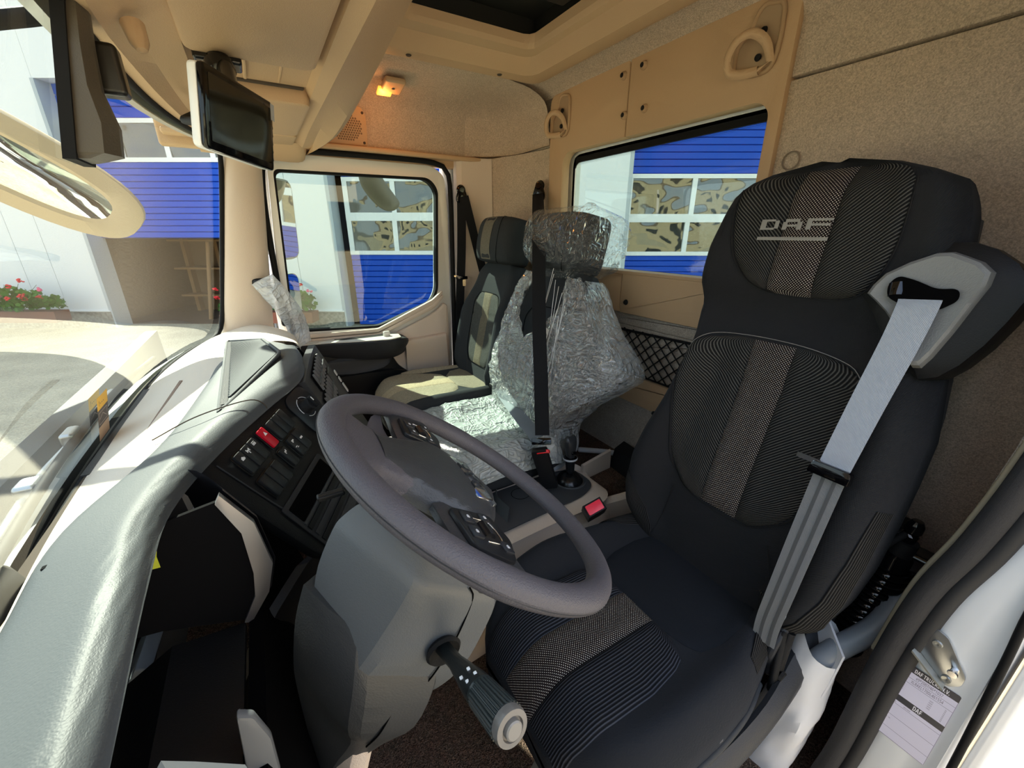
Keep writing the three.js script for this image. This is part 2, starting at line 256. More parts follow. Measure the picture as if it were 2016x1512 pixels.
// geraniums: stems and small leaves merged (nobody could count the leaves), blossoms in heads
const leafM = M(0x4d8a2c, 0.7, { transmission: 0.35, specularIntensity: 0.3 }), petal = M(0xe0202c, 0.6), petalP = M(0xe85a86, 0.6), stemM = M(0x5b6a32, 0.8), pot = M(0x7b4a35, 0.8);
function leafGeo(r) { const s = new THREE.Shape(); for (let i = 0; i <= 12; i++) { const a = i / 12 * 2 * Math.PI, q = r * (0.85 + 0.15 * Math.cos(a * 5)); i ? s.lineTo(Math.cos(a) * q, Math.sin(a) * q) : s.moveTo(q, 0); } const g = new THREE.ExtrudeGeometry(s, { depth: 0.002, bevelEnabled: false, curveSegments: 1 }); const p = g.attributes.position; for (let i = 0; i < p.count; i++) p.setZ(i, p.getZ(i) + 3 * (p.getX(i) ** 2 + p.getY(i) ** 2)); return g; }
function geranium(label, U, Y, Z, h, w, n, nf, pink) {
  const o = thing('geranium_bush', label, 'flower bush'); o.position.copy(fac(U, Y, Z)); o.rotation.y = FR; bases.set(o, [0, 0, 0]);
  part('planter', plate([-w / 2, 0, -0.17], [1, 0, 0], [0, 1, 0], [[0.02, 0], [w - 0.02, 0], [w, 0.25], [0, 0.25]], 0.34, { r: 0.02 }), pot, o);
  const L = [], S = [], F = [];
  for (let i = 0; i < n; i++) { const a = rnd() * 6.28, q = Math.sqrt(rnd()), y = 0.2 + (1 - q * 0.6) * h * rnd(), g = leafGeo(0.035 + 0.03 * rnd()); g.rotateX(-1 + rnd() * 1.2); g.rotateY(rnd() * 6.3); g.translate(Math.cos(a) * q * w * 0.55, y + 0.1, Math.sin(a) * q * 0.3); L.push(g); }
  for (let i = 0; i < 24; i++) { const a = rnd() * 6.28, q = rnd(); S.push(rod([Math.cos(a) * q * 0.1 * w, 0.22, 0.05 * Math.sin(a)], [Math.cos(a) * q * w * 0.5, 0.25 + h * (0.4 + 0.6 * rnd()), Math.sin(a) * q * 0.25], 0.006, 0.004, 5)); }
  part('foliage', L, leafM, o).userData.kind = 'stuff'; part('stem', S, stemM, o);
  for (let i = 0; i < nf; i++) { const a = rnd() * 6.28, q = Math.sqrt(rnd()), c = [Math.cos(a) * q * w * 0.55, 0.3 + h * (0.35 + 0.75 * rnd()), 0.1 + 0.25 * rnd()], f = []; for (let k = 0; k < 9; k++) { const s = new THREE.IcosahedronGeometry(0.028, 0); s.scale(1, 0.6, 1); s.translate(c[0] + (rnd() - 0.5) * 0.09, c[1] + (rnd() - 0.5) * 0.07, c[2] + (rnd() - 0.5) * 0.09); f.push(s); } part('blossom', f, rnd() < pink ? petalP : petal, o); }
}
geranium('red and pink geranium bush at the foot of the white wall under the mirror', -5.15, GY + 0.25, 0.5, 0.62, 1.1, 420, 9, 0.4);
geranium('red geraniums left of the small mirror low in the side window', -6.3, GY + 0.2, 0.5, 0.5, 0.9, 300, 10, 0);
geranium('broad red geranium bed far left behind the windscreen', -11.6, GY + 0.3, 0.7, 0.6, 2.6, 800, 34, 0.1);
geranium('tall green bush with few blossoms at the right edge of the open bay', -6.4, GY + 0.5, -0.3, 1.5, 0.7, 420, 4, 0.2);
// pale works building across the yard, behind the photographer: what the panes and mirrors face
{
  const b = structure('wall_yard', [0, GY, 16]); const bx = (x0, y0, z0, x1, y1, z1) => { const g = new THREE.BoxGeometry(x1 - x0, y1 - y0, z1 - z0); g.deleteAttribute('uv'); g.translate((x0 + x1) / 2, (y0 + y1) / 2, (z0 + z1) / 2); return boxUV(g.toNonIndexed()); };
  part('plaster_wall', bx(-26, GY, 16, 24, 4.2, 16.4), M(0xb9a98c, .9), b); part('plaster_wall', bx(-26, 4.2, 16.1, 24, 4.7, 16.5), M(0x6a5a4a, .9), b);
  for (let i = 0; i < 9; i++) part('dark_window', bx(-24 + i * 5.4, .4, 15.95, -22 + i * 5.4, 2.4, 16.02), M(0x20242a, .1), b);
}
// ---------------------------------------------------------------- cab shell
const FLY = -0.15, carpetM = M(0xffffff, 1, { map: dtex(512, 512, (u, v) => { const n = pn(u, v, 200) * 0.6 + pn(u, v, 90, 1) * 0.4, r = pn(u, v, 14, 4); return [0.36 + 0.03 * r, 0.31, 0.27].map((q) => q * (0.45 + 1.1 * n)); }, [4, 4]), bumpMap: dtex(512, 512, (u, v) => pn(u, v, 200) * 0.6 + pn(u, v, 90, 1) * 0.4, [4, 4], false), bumpScale: 0.006, specularIntensity: 0.1 });
const glass = new THREE.MeshPhysicalMaterial({ color: 0xcfdbd5, roughness: 0, transmission: 1, thickness: 0, ior: 1.5, side: THREE.DoubleSide });
const scrW = M(0xcfc0b0, 0.5), seamM = M(0x4a4036, 0.9);
{
  const f = structure('floor', [0.4, FLY, -1.2]);
  part('carpet', rbox([0.4, FLY - 0.02, -1.13], [1.72, 0.04, 2.14], 0.005), carpetM, f);
  part('engine_tunnel', loft([-1.75, -1.62, -0.98, -0.86].map((z, i) => [[1.25, [-.15, .17, .17, -.15][i], z], [0.95, [-.15, .17, .17, -.15][i], z], [0.5, [-.15, .12, .12, -.15][i], z], [-0.38, [-.15, .06, .06, -.15][i], z]]), { crease: 0.3 }), carpetM, f);
  part('toe_board', shell([[[-0.1, FLY, -2.2], [-0.1, FLY, -0.05]], [[-0.4, 0.1, -2.2], [-0.4, 0.1, -0.05]], [[-0.42, 0.72, -2.2], [-0.42, 0.72, -0.05]]], [-0.04, 0, 0]), blackP, f);
  part('sill', rbox([0.3, FLY - 0.02, -0.1], [1.25, 0.06, 0.12], 0.02), darkP, f);
}
// rear wall: cloth panels with seams, plastic window panel, shelf panels
const RX = 1.25, winR = [[1.628, 1.425], [0.735, 1.425], [0.735, 0.95], [1.628, 0.95]];   // [-z, y]
{
  const w = structure('wall_rear', [RX, FLY, -1.2]), o = [RX, 0, 0], u = [0, 0, -1], v = [0, 1, 0];   // u x v = +x... towards the rear
  const cloth = (n, p, r, d = 0.03, m = felt) => part(n, plate(o, u, v, p, d, { r, bevel: 0.006 }), m, w);
  cloth('cloth_panel', [[0.02, -0.15], [0.722, -0.15], [0.722, 1.468], [0.02, 1.468]], 0.01, 0.05, felt);            // behind the driver
  cloth('cloth_panel', [[0.02, 1.474], [0.722, 1.474], [0.722, 1.75], [0.02, 1.75]], 0.01, 0.05, felt);
  cloth('cloth_panel', [[1.722, -0.15], [2.3, -0.15], [2.3, 1.47], [1.722, 1.47]], 0.01, 0.05, felt);
  cloth('cloth_panel', [[1.722, 1.474], [2.3, 1.474], [2.3, 1.76], [1.722, 1.76]], 0.01, 0.05, felt);
  cloth('cloth_panel', [[0.724, 0.75], [1.72, 0.75], [1.72, 0.8], [0.724, 0.8]], 0.004, 0.05, feltG);
  cloth('cloth_panel', [[0.724, -0.15], [1.72, -0.15], [1.72, 0.43], [0.724, 0.43]], 0.004, 0.05, feltG);
  cloth('net_pocket_back', [[0.724, 0.55], [1.72, 0.55], [1.72, 0.75], [0.724, 0.75]], 0.004, 0.05, feltG);
  const bp = (p, r, d, x = 0, extra = {}) => plate([RX - x, 0, 0], u, v, p, d, { r, bevel: 0.008, ...extra });
  // two upper halves of the window panel meet in a joint above the window; below the sill two shelf panels
  const P = part('window_panel', bp([[1.262, 1.432], [1.262, 1.68], [1.735, 1.668], [1.735, 0.93], [1.632, 0.93], [1.632, 1.3], [1.632, 1.40], [1.60, 1.432]], [0.004, 0.004, 0.04, 0.01, 0.01, 0.01, 0.03, 0.03], 0.045, 0.018), beigeP, w);
  const Q = part('window_panel', bp([[0.703, 0.93], [0.703, 1.665], [1.258, 1.68], [1.258, 1.432], [0.765, 1.432], [0.737, 1.405], [0.737, 1.3], [0.737, 0.93]].reverse(), [0.004, 0.004, 0.03, 0.03, 0.004, 0.004, 0.04, 0.01], 0.045, 0.018, { bevel: .004 }), beigeP, w);
  for (const [y, z] of [[1.627, 1.287], [1.502, 1.268], [1.632, 1.195], [1.504, 1.174]]) { const s = part('screw', lathe([[0, 0.012], [0.008, 0.012], [0.012, 0.008], [0.014, 0]], [RX - 0.018, y, -z], [-1, 0, 0]), beigeP, w); part('screw_head', lathe([[0, 0.0135], [0.0075, 0.0132], [0.008, 0.011]], [RX - 0.018, y, -z], [-1, 0, 0], 12), blackP, w); }
  part('shelf_panel', [bp([[1.206, 0.80], [1.72, 0.80], [1.72, 0.955], [1.206, 0.955]], 0.008, 0.06, 0.022)], beigeP, w);
  part('shelf_panel', [bp([[0.722, 0.80], [1.2, 0.80], [1.2, 0.955], [0.722, 0.955]], 0.008, 0.06, 0.03)], beigeP, w);
  part('screw', lathe([[0, 0.008], [0.007, 0.008], [0.011, 0.002], [0.011, 0]], [RX - 0.03, 0.845, -1.164], [-1, 0, 0], 14), blackP, w);
  part('lower_strip', bp([[0.724, 0.432], [1.72, 0.432], [1.72, 0.552], [0.724, 0.552]], 0.006, 0.05, 0.016), beigeP, w);
  part('sill_shelf', rbox([RX + 0.005, 0.957, -1.22], [0.07, 0.014, 0.98], 0.005), beigeP, w);
  part('outer_skin', [plate([RX + 0.05, 0, 0], u, v, [[0.0, -0.3], [2.32, -0.3], [2.32, 1.8], [0, 1.8]], 0.03, { holes: [[[0.74, 0.96], [1.622, 0.96], [1.622, 1.42], [0.74, 1.42]]] })], white, w);
  for (const [y, z] of [[1.08, 0.66]]) part('dimple', lathe([[0.019, 0.004], [0.021, 0.006], [0.023, 0.004]], [RX, y + 0.2, -z], [-1, 0, 0]), felt, w);
  const g = structure('window_1', [RX + 0.03, 0.95, -1.18]);
  part('pane', plate([RX + 0.055, 0, 0], u, v, [[0.72, 0.94], [1.64, 0.94], [1.64, 1.44], [0.72, 1.44]], 0.005, { r: 0.05 }), glass, g);
  part('black_border', plate([RX + 0.05, 0, 0], u, v, [[0.722, 0.945], [1.638, 0.945], [1.638, 1.43], [0.722, 1.43]], 0.004, { r: 0.05, holes: [[[0.737, 0.963], [1.624, 0.963], [1.624, 1.398], [0.737, 1.398]]], hr: 0.035 }), rubber, g);
  const dots = []; for (let i = 0; i < 220; i++) for (let k = 0; k < 3; k++) { const d = new THREE.CircleGeometry(0.0016 - k * 0.0004, 6); d.rotateY(-Math.PI / 2); d.translate(RX + 0.0498, 1.396 - k * 0.004, -(0.742 + i * 0.004 + (k % 2) * 0.002)); dots.push(d); }
  part('dot_band', dots, rubber, g).userData.kind = 'stuff';
}
// ceiling: cloth headliner with coved edges and a roof hatch
const HX0 = 0.40, HX1 = 1.11, HZ0 = -1.675, HZ1 = -0.72;   // hatch frame outside
{
  const c = structure('ceiling', [0.45, 1.72, -1.2]), CY = 1.70;
  // coved side header over the passenger door, rounding into the rear wall corner
  const prof = (z0, s) => [[1.474, z0 + 0.028 * s], [1.478, z0 + 0.012 * s], [1.49, z0 + 0.008 * s], [1.60, z0 + 0.02 * s], [1.645, z0 + 0.04 * s], [1.675, z0 + 0.09 * s], [1.69, z0 + 0.15 * s], [1.70, z0 + 0.24 * s]];
  const rows = [];
  for (const x of [-0.2, 0.3, 0.8, 1.02]) rows.push(prof(-2.2, 1).map(([y, z]) => [x, y, z]));
  // rounds the corner, its foot rising from the door header to the top of the window panel, then runs along the rear wall
  const rear = [[1.66, 0], [1.664, .004], [1.67, .012], [1.68, .03], [1.69, .055], [1.696, .08], [1.699, .1], [1.70, .13]];
  for (let k = 1; k <= 7; k++) { const a = k / 7 * Math.PI / 2, R = 0.27, cx = RX - 0.008 - R, cz = -2.2 + R; rows.push(prof(0, 1).map(([y, d]) => { const r = R - d; return [cx + Math.sin(a) * r, y, cz - Math.cos(a) * r]; })); }
  rows.push(prof(0, 1).map(([y, d]) => [RX - .008 - d, y, -1.737]));
  part('cove', loft(rows, { nu: 2, crease: 0.5 }), felt, c);
  part('rear_cove', loft([-1.93, -1.737, -1.2, -0.708].map((z) => rear.map(([y, d]) => [RX - 0.012 - d, y, z])), { nu: 2, crease: .5 }), felt, c);
  part('rear_cove', loft([-0.708, -0.04].map((z) => rear.map(([y, d], i) => [RX - 0.002 - d * 1.3, y - .06 + .06 * i / 7, z])), { nu: 2, crease: .5 }), felt, c);
  part('headliner', plate([0, CY, 0], [1, 0, 0], [0, 0, 1], [[-0.25, -2.02], [1.16, -2.02], [1.16, -0.04], [-0.25, -0.04]], -0.0 + 0.03, { holes: [[[HX0 + .02, HZ0 + .02], [HX1 - .02, HZ0 + .02], [HX1 - .02, HZ1 - .02], [HX0 + .02, HZ1 - .02]]] }).translate(0, 0.03, 0), felt, c);
  part('outer_roof', rbox([0.45, 1.86, -1.2], [1.75, 0.04, 2.3], 0.02), white, c);
  part('outer_edge', [rbox([0.5, 1.78, -2.27], [1.8, 0.2, 0.05], 0.02), rbox([1.3, 1.78, -1.2], [0.05, 0.2, 2.2], 0.02)], white, c);
  const h = thing('roof_hatch', 'open dark roof hatch in a moulded beige ceiling frame', 'hatch', [0.76, 1.72, -1.2]);
  const ring = (x0, z0, x1, z1, y, r) => { const s = roundShape([[x0, z0], [x1, z0], [x1, z1], [x0, z1]], r).getSpacedPoints(96); return s.map((p) => [p.x, y, p.y]); };
  part('frame', loft([ring(HX0 - 0.02, HZ0 - 0.02, HX1 + 0.02, HZ1 + 0.02, 1.70, 0.05), ring(HX0 - 0.02, HZ0 - 0.02, HX1 + 0.02, HZ1 + 0.02, 1.684, 0.05), ring(HX0, HZ0, HX1, HZ1, 1.68, 0.05), ring(HX0 + 0.035, HZ0 + 0.05, HX1 - 0.05, HZ1 - 0.05, 1.682, 0.06), ring(HX0 + 0.05, HZ0 + 0.075, HX1 - 0.075, HZ1 - 0.075, 1.70, 0.06), ring(HX0 + 0.07, HZ0 + 0.1, HX1 - 0.09, HZ1 - 0.1, 1.722, 0.05), ring(HX0 + 0.09, HZ0 + 0.15, HX1 - 0.115, HZ1 - 0.15, 1.727, 0.05), ring(HX0 + 0.1, HZ0 + 0.16, HX1 - 0.125, HZ1 - 0.16, 1.74, 0.045), ring(HX0 + 0.105, HZ0 + 0.165, HX1 - 0.13, HZ1 - 0.165, 1.765, 0.04)], { crease: 0.45 }), beigeP, h);
  for (const [x, z] of [[0.57, HZ0 + 0.02], [0.93, HZ0 + 0.02]]) part('screw_hole', lathe([[0, 0.003], [0.008, 0.003], [0.01, 0]], [x, 1.68, z], [0, -1, 0], 12), seamM, h);
  part('dark_well', [rbox([0.755, 1.83, -1.2], [0.6, 0.02, 0.8], 0.004), rbox([HX0 + 0.06, 1.79, -1.2], [0.02, 0.1, 0.75], 0.004), rbox([HX1 - 0.1, 1.8, -1.2], [0.02, 0.09, 0.75], 0.004), rbox([0.76, 1.79, HZ0 + 0.14], [0.6, 0.1, 0.02], 0.004), rbox([0.76, 1.79, HZ1 - 0.14], [0.6, 0.1, 0.02], 0.004)], M(0x14130f, 0.6), h);
  part('latch', rbox([0.93, 1.785, -1.28], [0.07, 0.03, 0.05], 0.008), blackP, h); part('latch', rbox([0.8, 1.8, -1.35], [0.06, 0.02, 0.03], 0.008), blackP, h);
}
// right-hand (passenger) wall: pillar trim, header lip, angled corner
{
  const w = structure('wall_right', [1.05, FLY, -2.2]);
  part('pillar_trim', loft([-0.15, 0.4, 0.9, 1.3, 1.468].map((y, i) => { const k = (y - 0.4) * 0.03; return [[0.93 + k, y, -2.215], [0.935 + k, y, -2.185], [0.955 + k, y, -2.165], [1.06 + k, y, -2.15], [1.14, y, -2.12], [1.15, y, -2.135]]; }), { nv: 1, crease: 0.5 }), beigeD, w);
  part('corner_cloth', loft([-0.15, 1.468].map((y) => [[1.143, y, -2.125], [1.165, y, -2.05], [1.205, y, -1.93], [1.232, y, -1.8], [1.236, y, -1.735]]), { nu: 4, crease: 0.6 }), felt, w);
  part('outer_skin', [rbox([1.12, 0.8, -2.28], [0.42, 2.1, 0.04], 0.02), rbox([1.3, 0.8, -2.1], [0.04, 2.1, 0.4], 0.02)], white, w);
  part('header_lip', [rbox([0.45, 1.462, -2.175], [1.36, 0.022, 0.05], 0.008)], beigeP, w); part('header_rail', rbox([.5, 1.485, -2.235], [1.5, .13, .05], .01), beigeP, w);
  part('door_seal', tube([[0.05, 0.7, -2.185], [0.06, 1.2, -2.185], [0.09, 1.40, -2.185], [0.14, 1.432, -2.185], [0.5, 1.44, -2.185], [0.82, 1.437, -2.185], [0.91, 1.40, -2.185], [0.925, 1.28, -2.185], [0.918, 0.9, -2.185], [0.905, 0.4, -2.185], [0.9, -0.1, -2.185]], 0.013, { seg: 8, n: 6 }), rubber, w);
}
// windscreen and its surround
const wsx = (y, z) => -0.345 + 0.205 * (y - 0.7) + (z > -1.2 ? 0.07 : 0.155) * Math.pow(Math.abs(z + 1.2) / 0.93, 2.6);
{
  const g = structure('window_2', [-0.3, 0.7, -1.2]), rows = [];
  for (let j = 0; j <= 6; j++) { const y = 0.62 + j * (1.46 - 0.62) / 6, r = []; for (let i = 0; i <= 24; i++) { const z = -0.24 - i * 1.96 / 24; r.push([wsx(y, z), y, z]); } rows.push(r); }
  part('pane', loft(rows, { crease: 9 }), glass, g);
  const edge = []; for (let i = 0; i <= 20; i++) { const z = -0.08 - i * 1.94 / 20; edge.push([wsx(0.695, z) + 0.012, 0.695, z]); }
  edge.push([wsx(0.72, -2.075) + 0.012, 0.715, -2.075], [wsx(0.78, -2.1) + 0.012, 0.78, -2.1], [wsx(1.0, -2.1) + 0.012, 1.0, -2.1], [wsx(1.36, -2.09) + 0.012, 1.36, -2.09], [wsx(1.41, -2.03) + 0.012, 1.41, -2.03]);
  for (let i = 0; i <= 16; i++) { const z = -1.95 + i * 1.9 / 16; edge.push([wsx(1.425, z) + 0.012, 1.425, z]); }
  part('rubber_seal', tube(edge, 0.009, { seg: 8, n: 3 }), rubber, g);
  const out = []; for (let i = 0; i <= 16; i++) { const z = -0.05 - i * 2.1 / 16; out.push([[wsx(0.69, z) - 0.02, 0.69, z], [wsx(0.69, z) - 0.07, 0.665, z], [wsx(0.69, z) - 0.09, 0.5, z], [wsx(0.69, z) - 0.09, 0.1, z]]); }
  part('cowl', loft(out, { crease: 0.5 }), M(0xd8d6cc, 0.45), g);
  part('front_skin', [plate([-0.5, 0, 0], [0, 0, -1], [0, 1, 0], [[0, -0.6], [2.3, -0.6], [2.3, 0.6], [0, 0.6]], 0.03)], white, g);
  // header above the glass
  const hd = []; for (let i = 0; i <= 16; i++) { const z = -0.03 - i * 2.15 / 16; hd.push([[wsx(1.42, z) - 0.02, 1.42, z], [wsx(1.42, z) - 0.02, 1.55, z], [wsx(1.42, z) + 0.03, 1.8, z]]); }
  part('header_skin', shell(hd, [-0.02, 0, 0]), white, g);
  // warning sticker low on the inside of the glass
  const cv = document.createElement('canvas'); cv.width = 128; cv.height = 192; const x = cv.getContext('2d');
  x.fillStyle = '#4a3d38'; x.fillRect(0, 0, 128, 192); x.fillStyle = '#f0b51e'; x.fillRect(0, 0, 128, 58); x.fillStyle = '#5a430c'; x.font = 'bold 30px sans-serif'; x.fillText('! - - -', 20, 42); x.strokeStyle = '#b9a89c'; x.lineWidth = 3; x.strokeRect(14, 72, 98, 50); x.beginPath(); x.moveTo(20, 100); x.lineTo(60, 84); x.lineTo(104, 112); x.stroke(); x.fillStyle = '#c9a98c'; x.fillRect(0, 132, 128, 60);
  const t = new THREE.CanvasTexture(cv); t.colorSpace = THREE.SRGBColorSpace;
  const q = (z, y) => [wsx(y, z) + 0.006, y, z], z0 = -1.0, sg = new THREE.BufferGeometry();
  const S = solo('warning_sticker', loft([[q(-1.035, 0.712), q(-1.105, 0.712)], [q(-1.035, 0.80), q(-1.105, 0.80)]]), M(0xffffff, 0.5, { map: t }), 'small yellow and brown warning sticker low on the windscreen', 'sticker');
  { const uv = S.geometry.attributes.uv, p = S.geometry.attributes.position; for (let i = 0; i < uv.count; i++) uv.setXY(i, (-1.035 - p.getZ(i)) / 0.07, (p.getY(i) - 0.712) / 0.088); }
}
// passenger A-pillar trim (and the driver's one behind the photographer's left shoulder)
{
  const t = structure('trim_1', [-0.05, 0.7, -2.1]);
  part('pillar_cover', loft([[0.66, 0], [0.75, 0], [0.9, 0], [1.1, 0], [1.3, 0], [1.44, 0]].map(([y]) => { const a = wsx(y, -2.1) + 0.024, b = lerp(-0.005, 0.085, (y - 0.66) / 0.78); return [[a - 0.02, y, -2.13], [a, y, -2.09], [lerp(a, b, 0.35), y, -2.085], [lerp(a, b, 0.8), y, -2.11], [b, y, -2.15], [b + 0.003, y, -2.19]]; }), { nu: 3, crease: 0.6 }), beigeD, t);
  part('grab_slot', plate([0.012, 1.02, -2.128], [-0.45, 0, 0.35], [0.17, 1, 0], rect(-0.008, -0.035, 0.008, 0.035), 0.01, { r: 0.006, bevel: 0.002 }), greyP, t);
  const d = structure('trim_2', [-0.1, 0.7, -0.05]);
  part('pillar_cover', loft([[.62, -.27, -.2], [.9, -.24, -.19], [1.2, -.2, -.16], [1.5, -.14, -.1]].map(([y, x0, x1]) => [[x0 - .03, y, -.20], [x0, y, -.245], [x1 - .02, y, -.20], [x1, y, -.15], [x1 - .04, y, -.10], [x0 - .03, y, -.12]]), { closed: true, caps: true, crease: .6 }), beigeD, d); part('roof_rail', rbox([0.35, 1.66, 0.0], [1.1, 0.26, 0.06], 0.02), beigeP, d);
  // the driver's door stands open beyond the frame, hinged at this pillar
  const od = structure('door_2', [-.2, .6, .5]), dz = [[.0, -.45], [.0, .72], [.08, 1.44], [.86, 1.44], [.92, .9], [.92, -.45]]; part('door_shell', plate([-.22, 0, 0], [.22, 0, .97], [0, 1, 0], dz, .07, { r: .04, holes: [[[.08, .72], [.14, 1.37], [.8, 1.37], [.85, .72]]], hr: .05 }), darkP, od); part('pane', plate([-.235, 0, 0], [.22, 0, .97], [0, 1, 0], [[.06, .7], [.13, 1.39], [.82, 1.39], [.87, .7]], .004), glass, od);
}
// ---------------------------------------------------------------- passenger door
{
  const d = structure('door_1', [0.4, 0.4, -2.2]), Z = -2.2, o = (z) => [0, 0, z], u = [1, 0, 0], v = [0, 1, 0];
  const outer = [[0.03, 0.0], [0.045, 0.75], [0.1, 1.40], [0.14, 1.425], [0.84, 1.425], [0.905, 1.38], [0.912, 1.2], [0.9, 0.7], [0.885, 0.0]], win = [[0.075, 0.655], [0.115, 1.365], [0.82, 1.372], [0.868, 1.32], [0.835, 0.80], [0.80, 0.735], [0.49, 0.625], [0.1, 0.645]];
  part('door_frame', plate(o(Z - 0.03), u, v, outer, 0.03, { r: [0, 0, 0.03, 0.03, 0.06, 0.06, 0, 0, 0], bevel: 0.004, holes: [win], hr: [0.02, 0.03, 0.05, 0.05, 0.08, 0.1, 0.03, 0.02] }), M(0xe9e7e2, 0.35, { clearcoat: 0.4 }), d);
  part('outer_skin', plate(o(Z - 0.09), u, v, outer.map(([x, y]) => [x - 0.02, y]), 0.05, { r: 0.03, holes: [win.map(([x, y]) => [x, y])], hr: 0.03 }), white, d);
  const ins = (k) => { const c = [0.46, 1.0]; return win.map(([x, y]) => [c[0] + (x - c[0]) * k, c[1] + (y - c[1]) * k]); };
  part('window_seal', plate(o(Z - 0.045), u, v, ins(1.012), 0.035, { r: [0.02, 0.03, 0.05, 0.05, 0.08, 0.1, 0.03, 0.02], holes: [ins(0.965)], hr: [0.02, 0.03, 0.05, 0.05, 0.08, 0.1, 0.03, 0.02] }), rubber, d);
  part('pane', plate(o(Z - 0.07), u, v, ins(1.02), 0.004, { r: 0.02 }), glass, d);
  const sill = (a, b, y0, y1, t) => plate(o(Z), u, v, [[0.02, y0], [0.475, y0 - 0.012], [0.79, y0 + 0.108], [0.85, y0 + 0.165], [0.85, y1 + 0.165], [0.785, y1 + 0.115], [0.475, y1 - 0.012], [0.02, y1]], t, { r: 0.01, bevel: 0.003 });
  part('sill_moulding', [sill(0, 0, 0.622, 0.640, 0.02), sill(0, 0, 0.600, 0.617, 0.026)], beigeD, d);
  part('trim_panel', plate(o(Z), u, v, [[0.5, 0.3], [0.5, 0.57], [0.79, 0.685], [0.85, 0.735], [0.872, 0.72], [0.875, 0.6], [0.86, 0.1], [0.5, 0.1]], 0.03, { r: [0, 0.02, 0.04, 0.03, 0.04, 0, 0, 0], bevel: 0.012 }), beigeD, d);
  part('trim_recess', shell([[[0.60, 0.555, Z + 0.05], [0.84, 0.57, Z + 0.05]], [[0.60, 0.545, Z + 0.075], [0.84, 0.552, Z + 0.06]], [[0.60, 0.47, Z + 0.07], [0.845, 0.46, Z + 0.055]], [[0.60, 0.30, Z + 0.05], [0.85, 0.30, Z + 0.045]]], [0, 0, -0.02], { nu: 2, nv: 3 }), beigeD, d);
  part('trim_lower', plate(o(Z), u, v, [[0.03, 0.0], [0.03, 0.60], [0.30, 0.60], [0.47, 0.595], [0.56, 0.42], [0.66, 0.33], [0.80, 0.2], [0.86, 0]], 0.05, { r: 0.02, bevel: 0.014 }), blackP, d);
  // armrest: top light strip, dark body with pull pocket
  const ar = part('armrest', loft([[0.02, .05], [0.2, .085], [0.36, .135], [0.5, .17], [0.58, .14], [0.61, .10]].map(([x, w], i) => { const t = [.598, .598, .598, .598, .59, .575][i], b = [0.50, .495, .488, .484, .50, .53][i]; return [[x, t, Z + 0.02], [x, t, Z + w - 0.006], [x, t - 0.008, Z + w], [x, (t + b) / 2, Z + w - 0.012], [x, b + 0.012, Z + w - 0.05], [x, b, Z + w * .6], [x, b, Z + 0.02]]; }), { closed: true, caps: true, nv: 4, crease: 0.55 }), darkP, d);
  part('top_pad', plate([0, 0.597, 0], [1, 0, 0], [0, 0, -1], [[0.03, 2.142], [0.22, 2.11], [0.36, 2.065], [0.5, 2.032], [0.56, 2.055], [.57, 2.168], [0.03, 2.168]], 0.005, { r: 0.012, bevel: 0.0015 }), M(0xcfcac2, 0.5), ar);
  part('pad_switch', rbox([0.15, 0.604, -2.145], [0.055, 0.006, 0.022], 0.003), M(0xbfb9b0, 0.4), ar);
  part('top_slot', plate([0, 0.6, 0], [1, 0, 0], [0, 0, -1], [[0.25, 2.14], [0.3, 2.125], [0.5, 2.12], [0.53, 2.16], [0.25, 2.162]], 0.003, { r: 0.012 }), blackP, ar);
  part('door_opener', rbox([0.50, 0.612, -2.11], [0.035, 0.03, 0.02], 0.008), M(0xe2ddd5, 0.35), ar);
  part('pull_pocket', loft([0.13, 0.2, 0.34, 0.47, 0.52].map((x, i) => { const h = [0.005, 0.03, 0.043, 0.036, 0.012][i], y = [0.472, 0.468, 0.462, 0.468, 0.485][i]; return [[x, y + h, Z + 0.055], [x, y + h * 0.6, Z + 0.062], [x, y - h * 0.4, Z + 0.066], [x, y - h, Z + 0.075]]; }), { nu: 3, nv: 4, crease: 1 }), darkP, d);
  part('lower_bin', loft([0.06, 0.2, 0.4, 0.56, 0.66].map((x, i) => { const w = [.06, .09, .11, .1, .06][i], t = [.40, .41, .415, .40, .34][i]; return [[x, t, Z + 0.05], [x, t + 0.008, Z + w - 0.01], [x, t - 0.01, Z + w], [x, 0.25, Z + w - 0.02], [x, 0.05, Z + 0.04]]; }), { nu: 3, nv: 4, crease: 0.8 }), blackP, d);
}
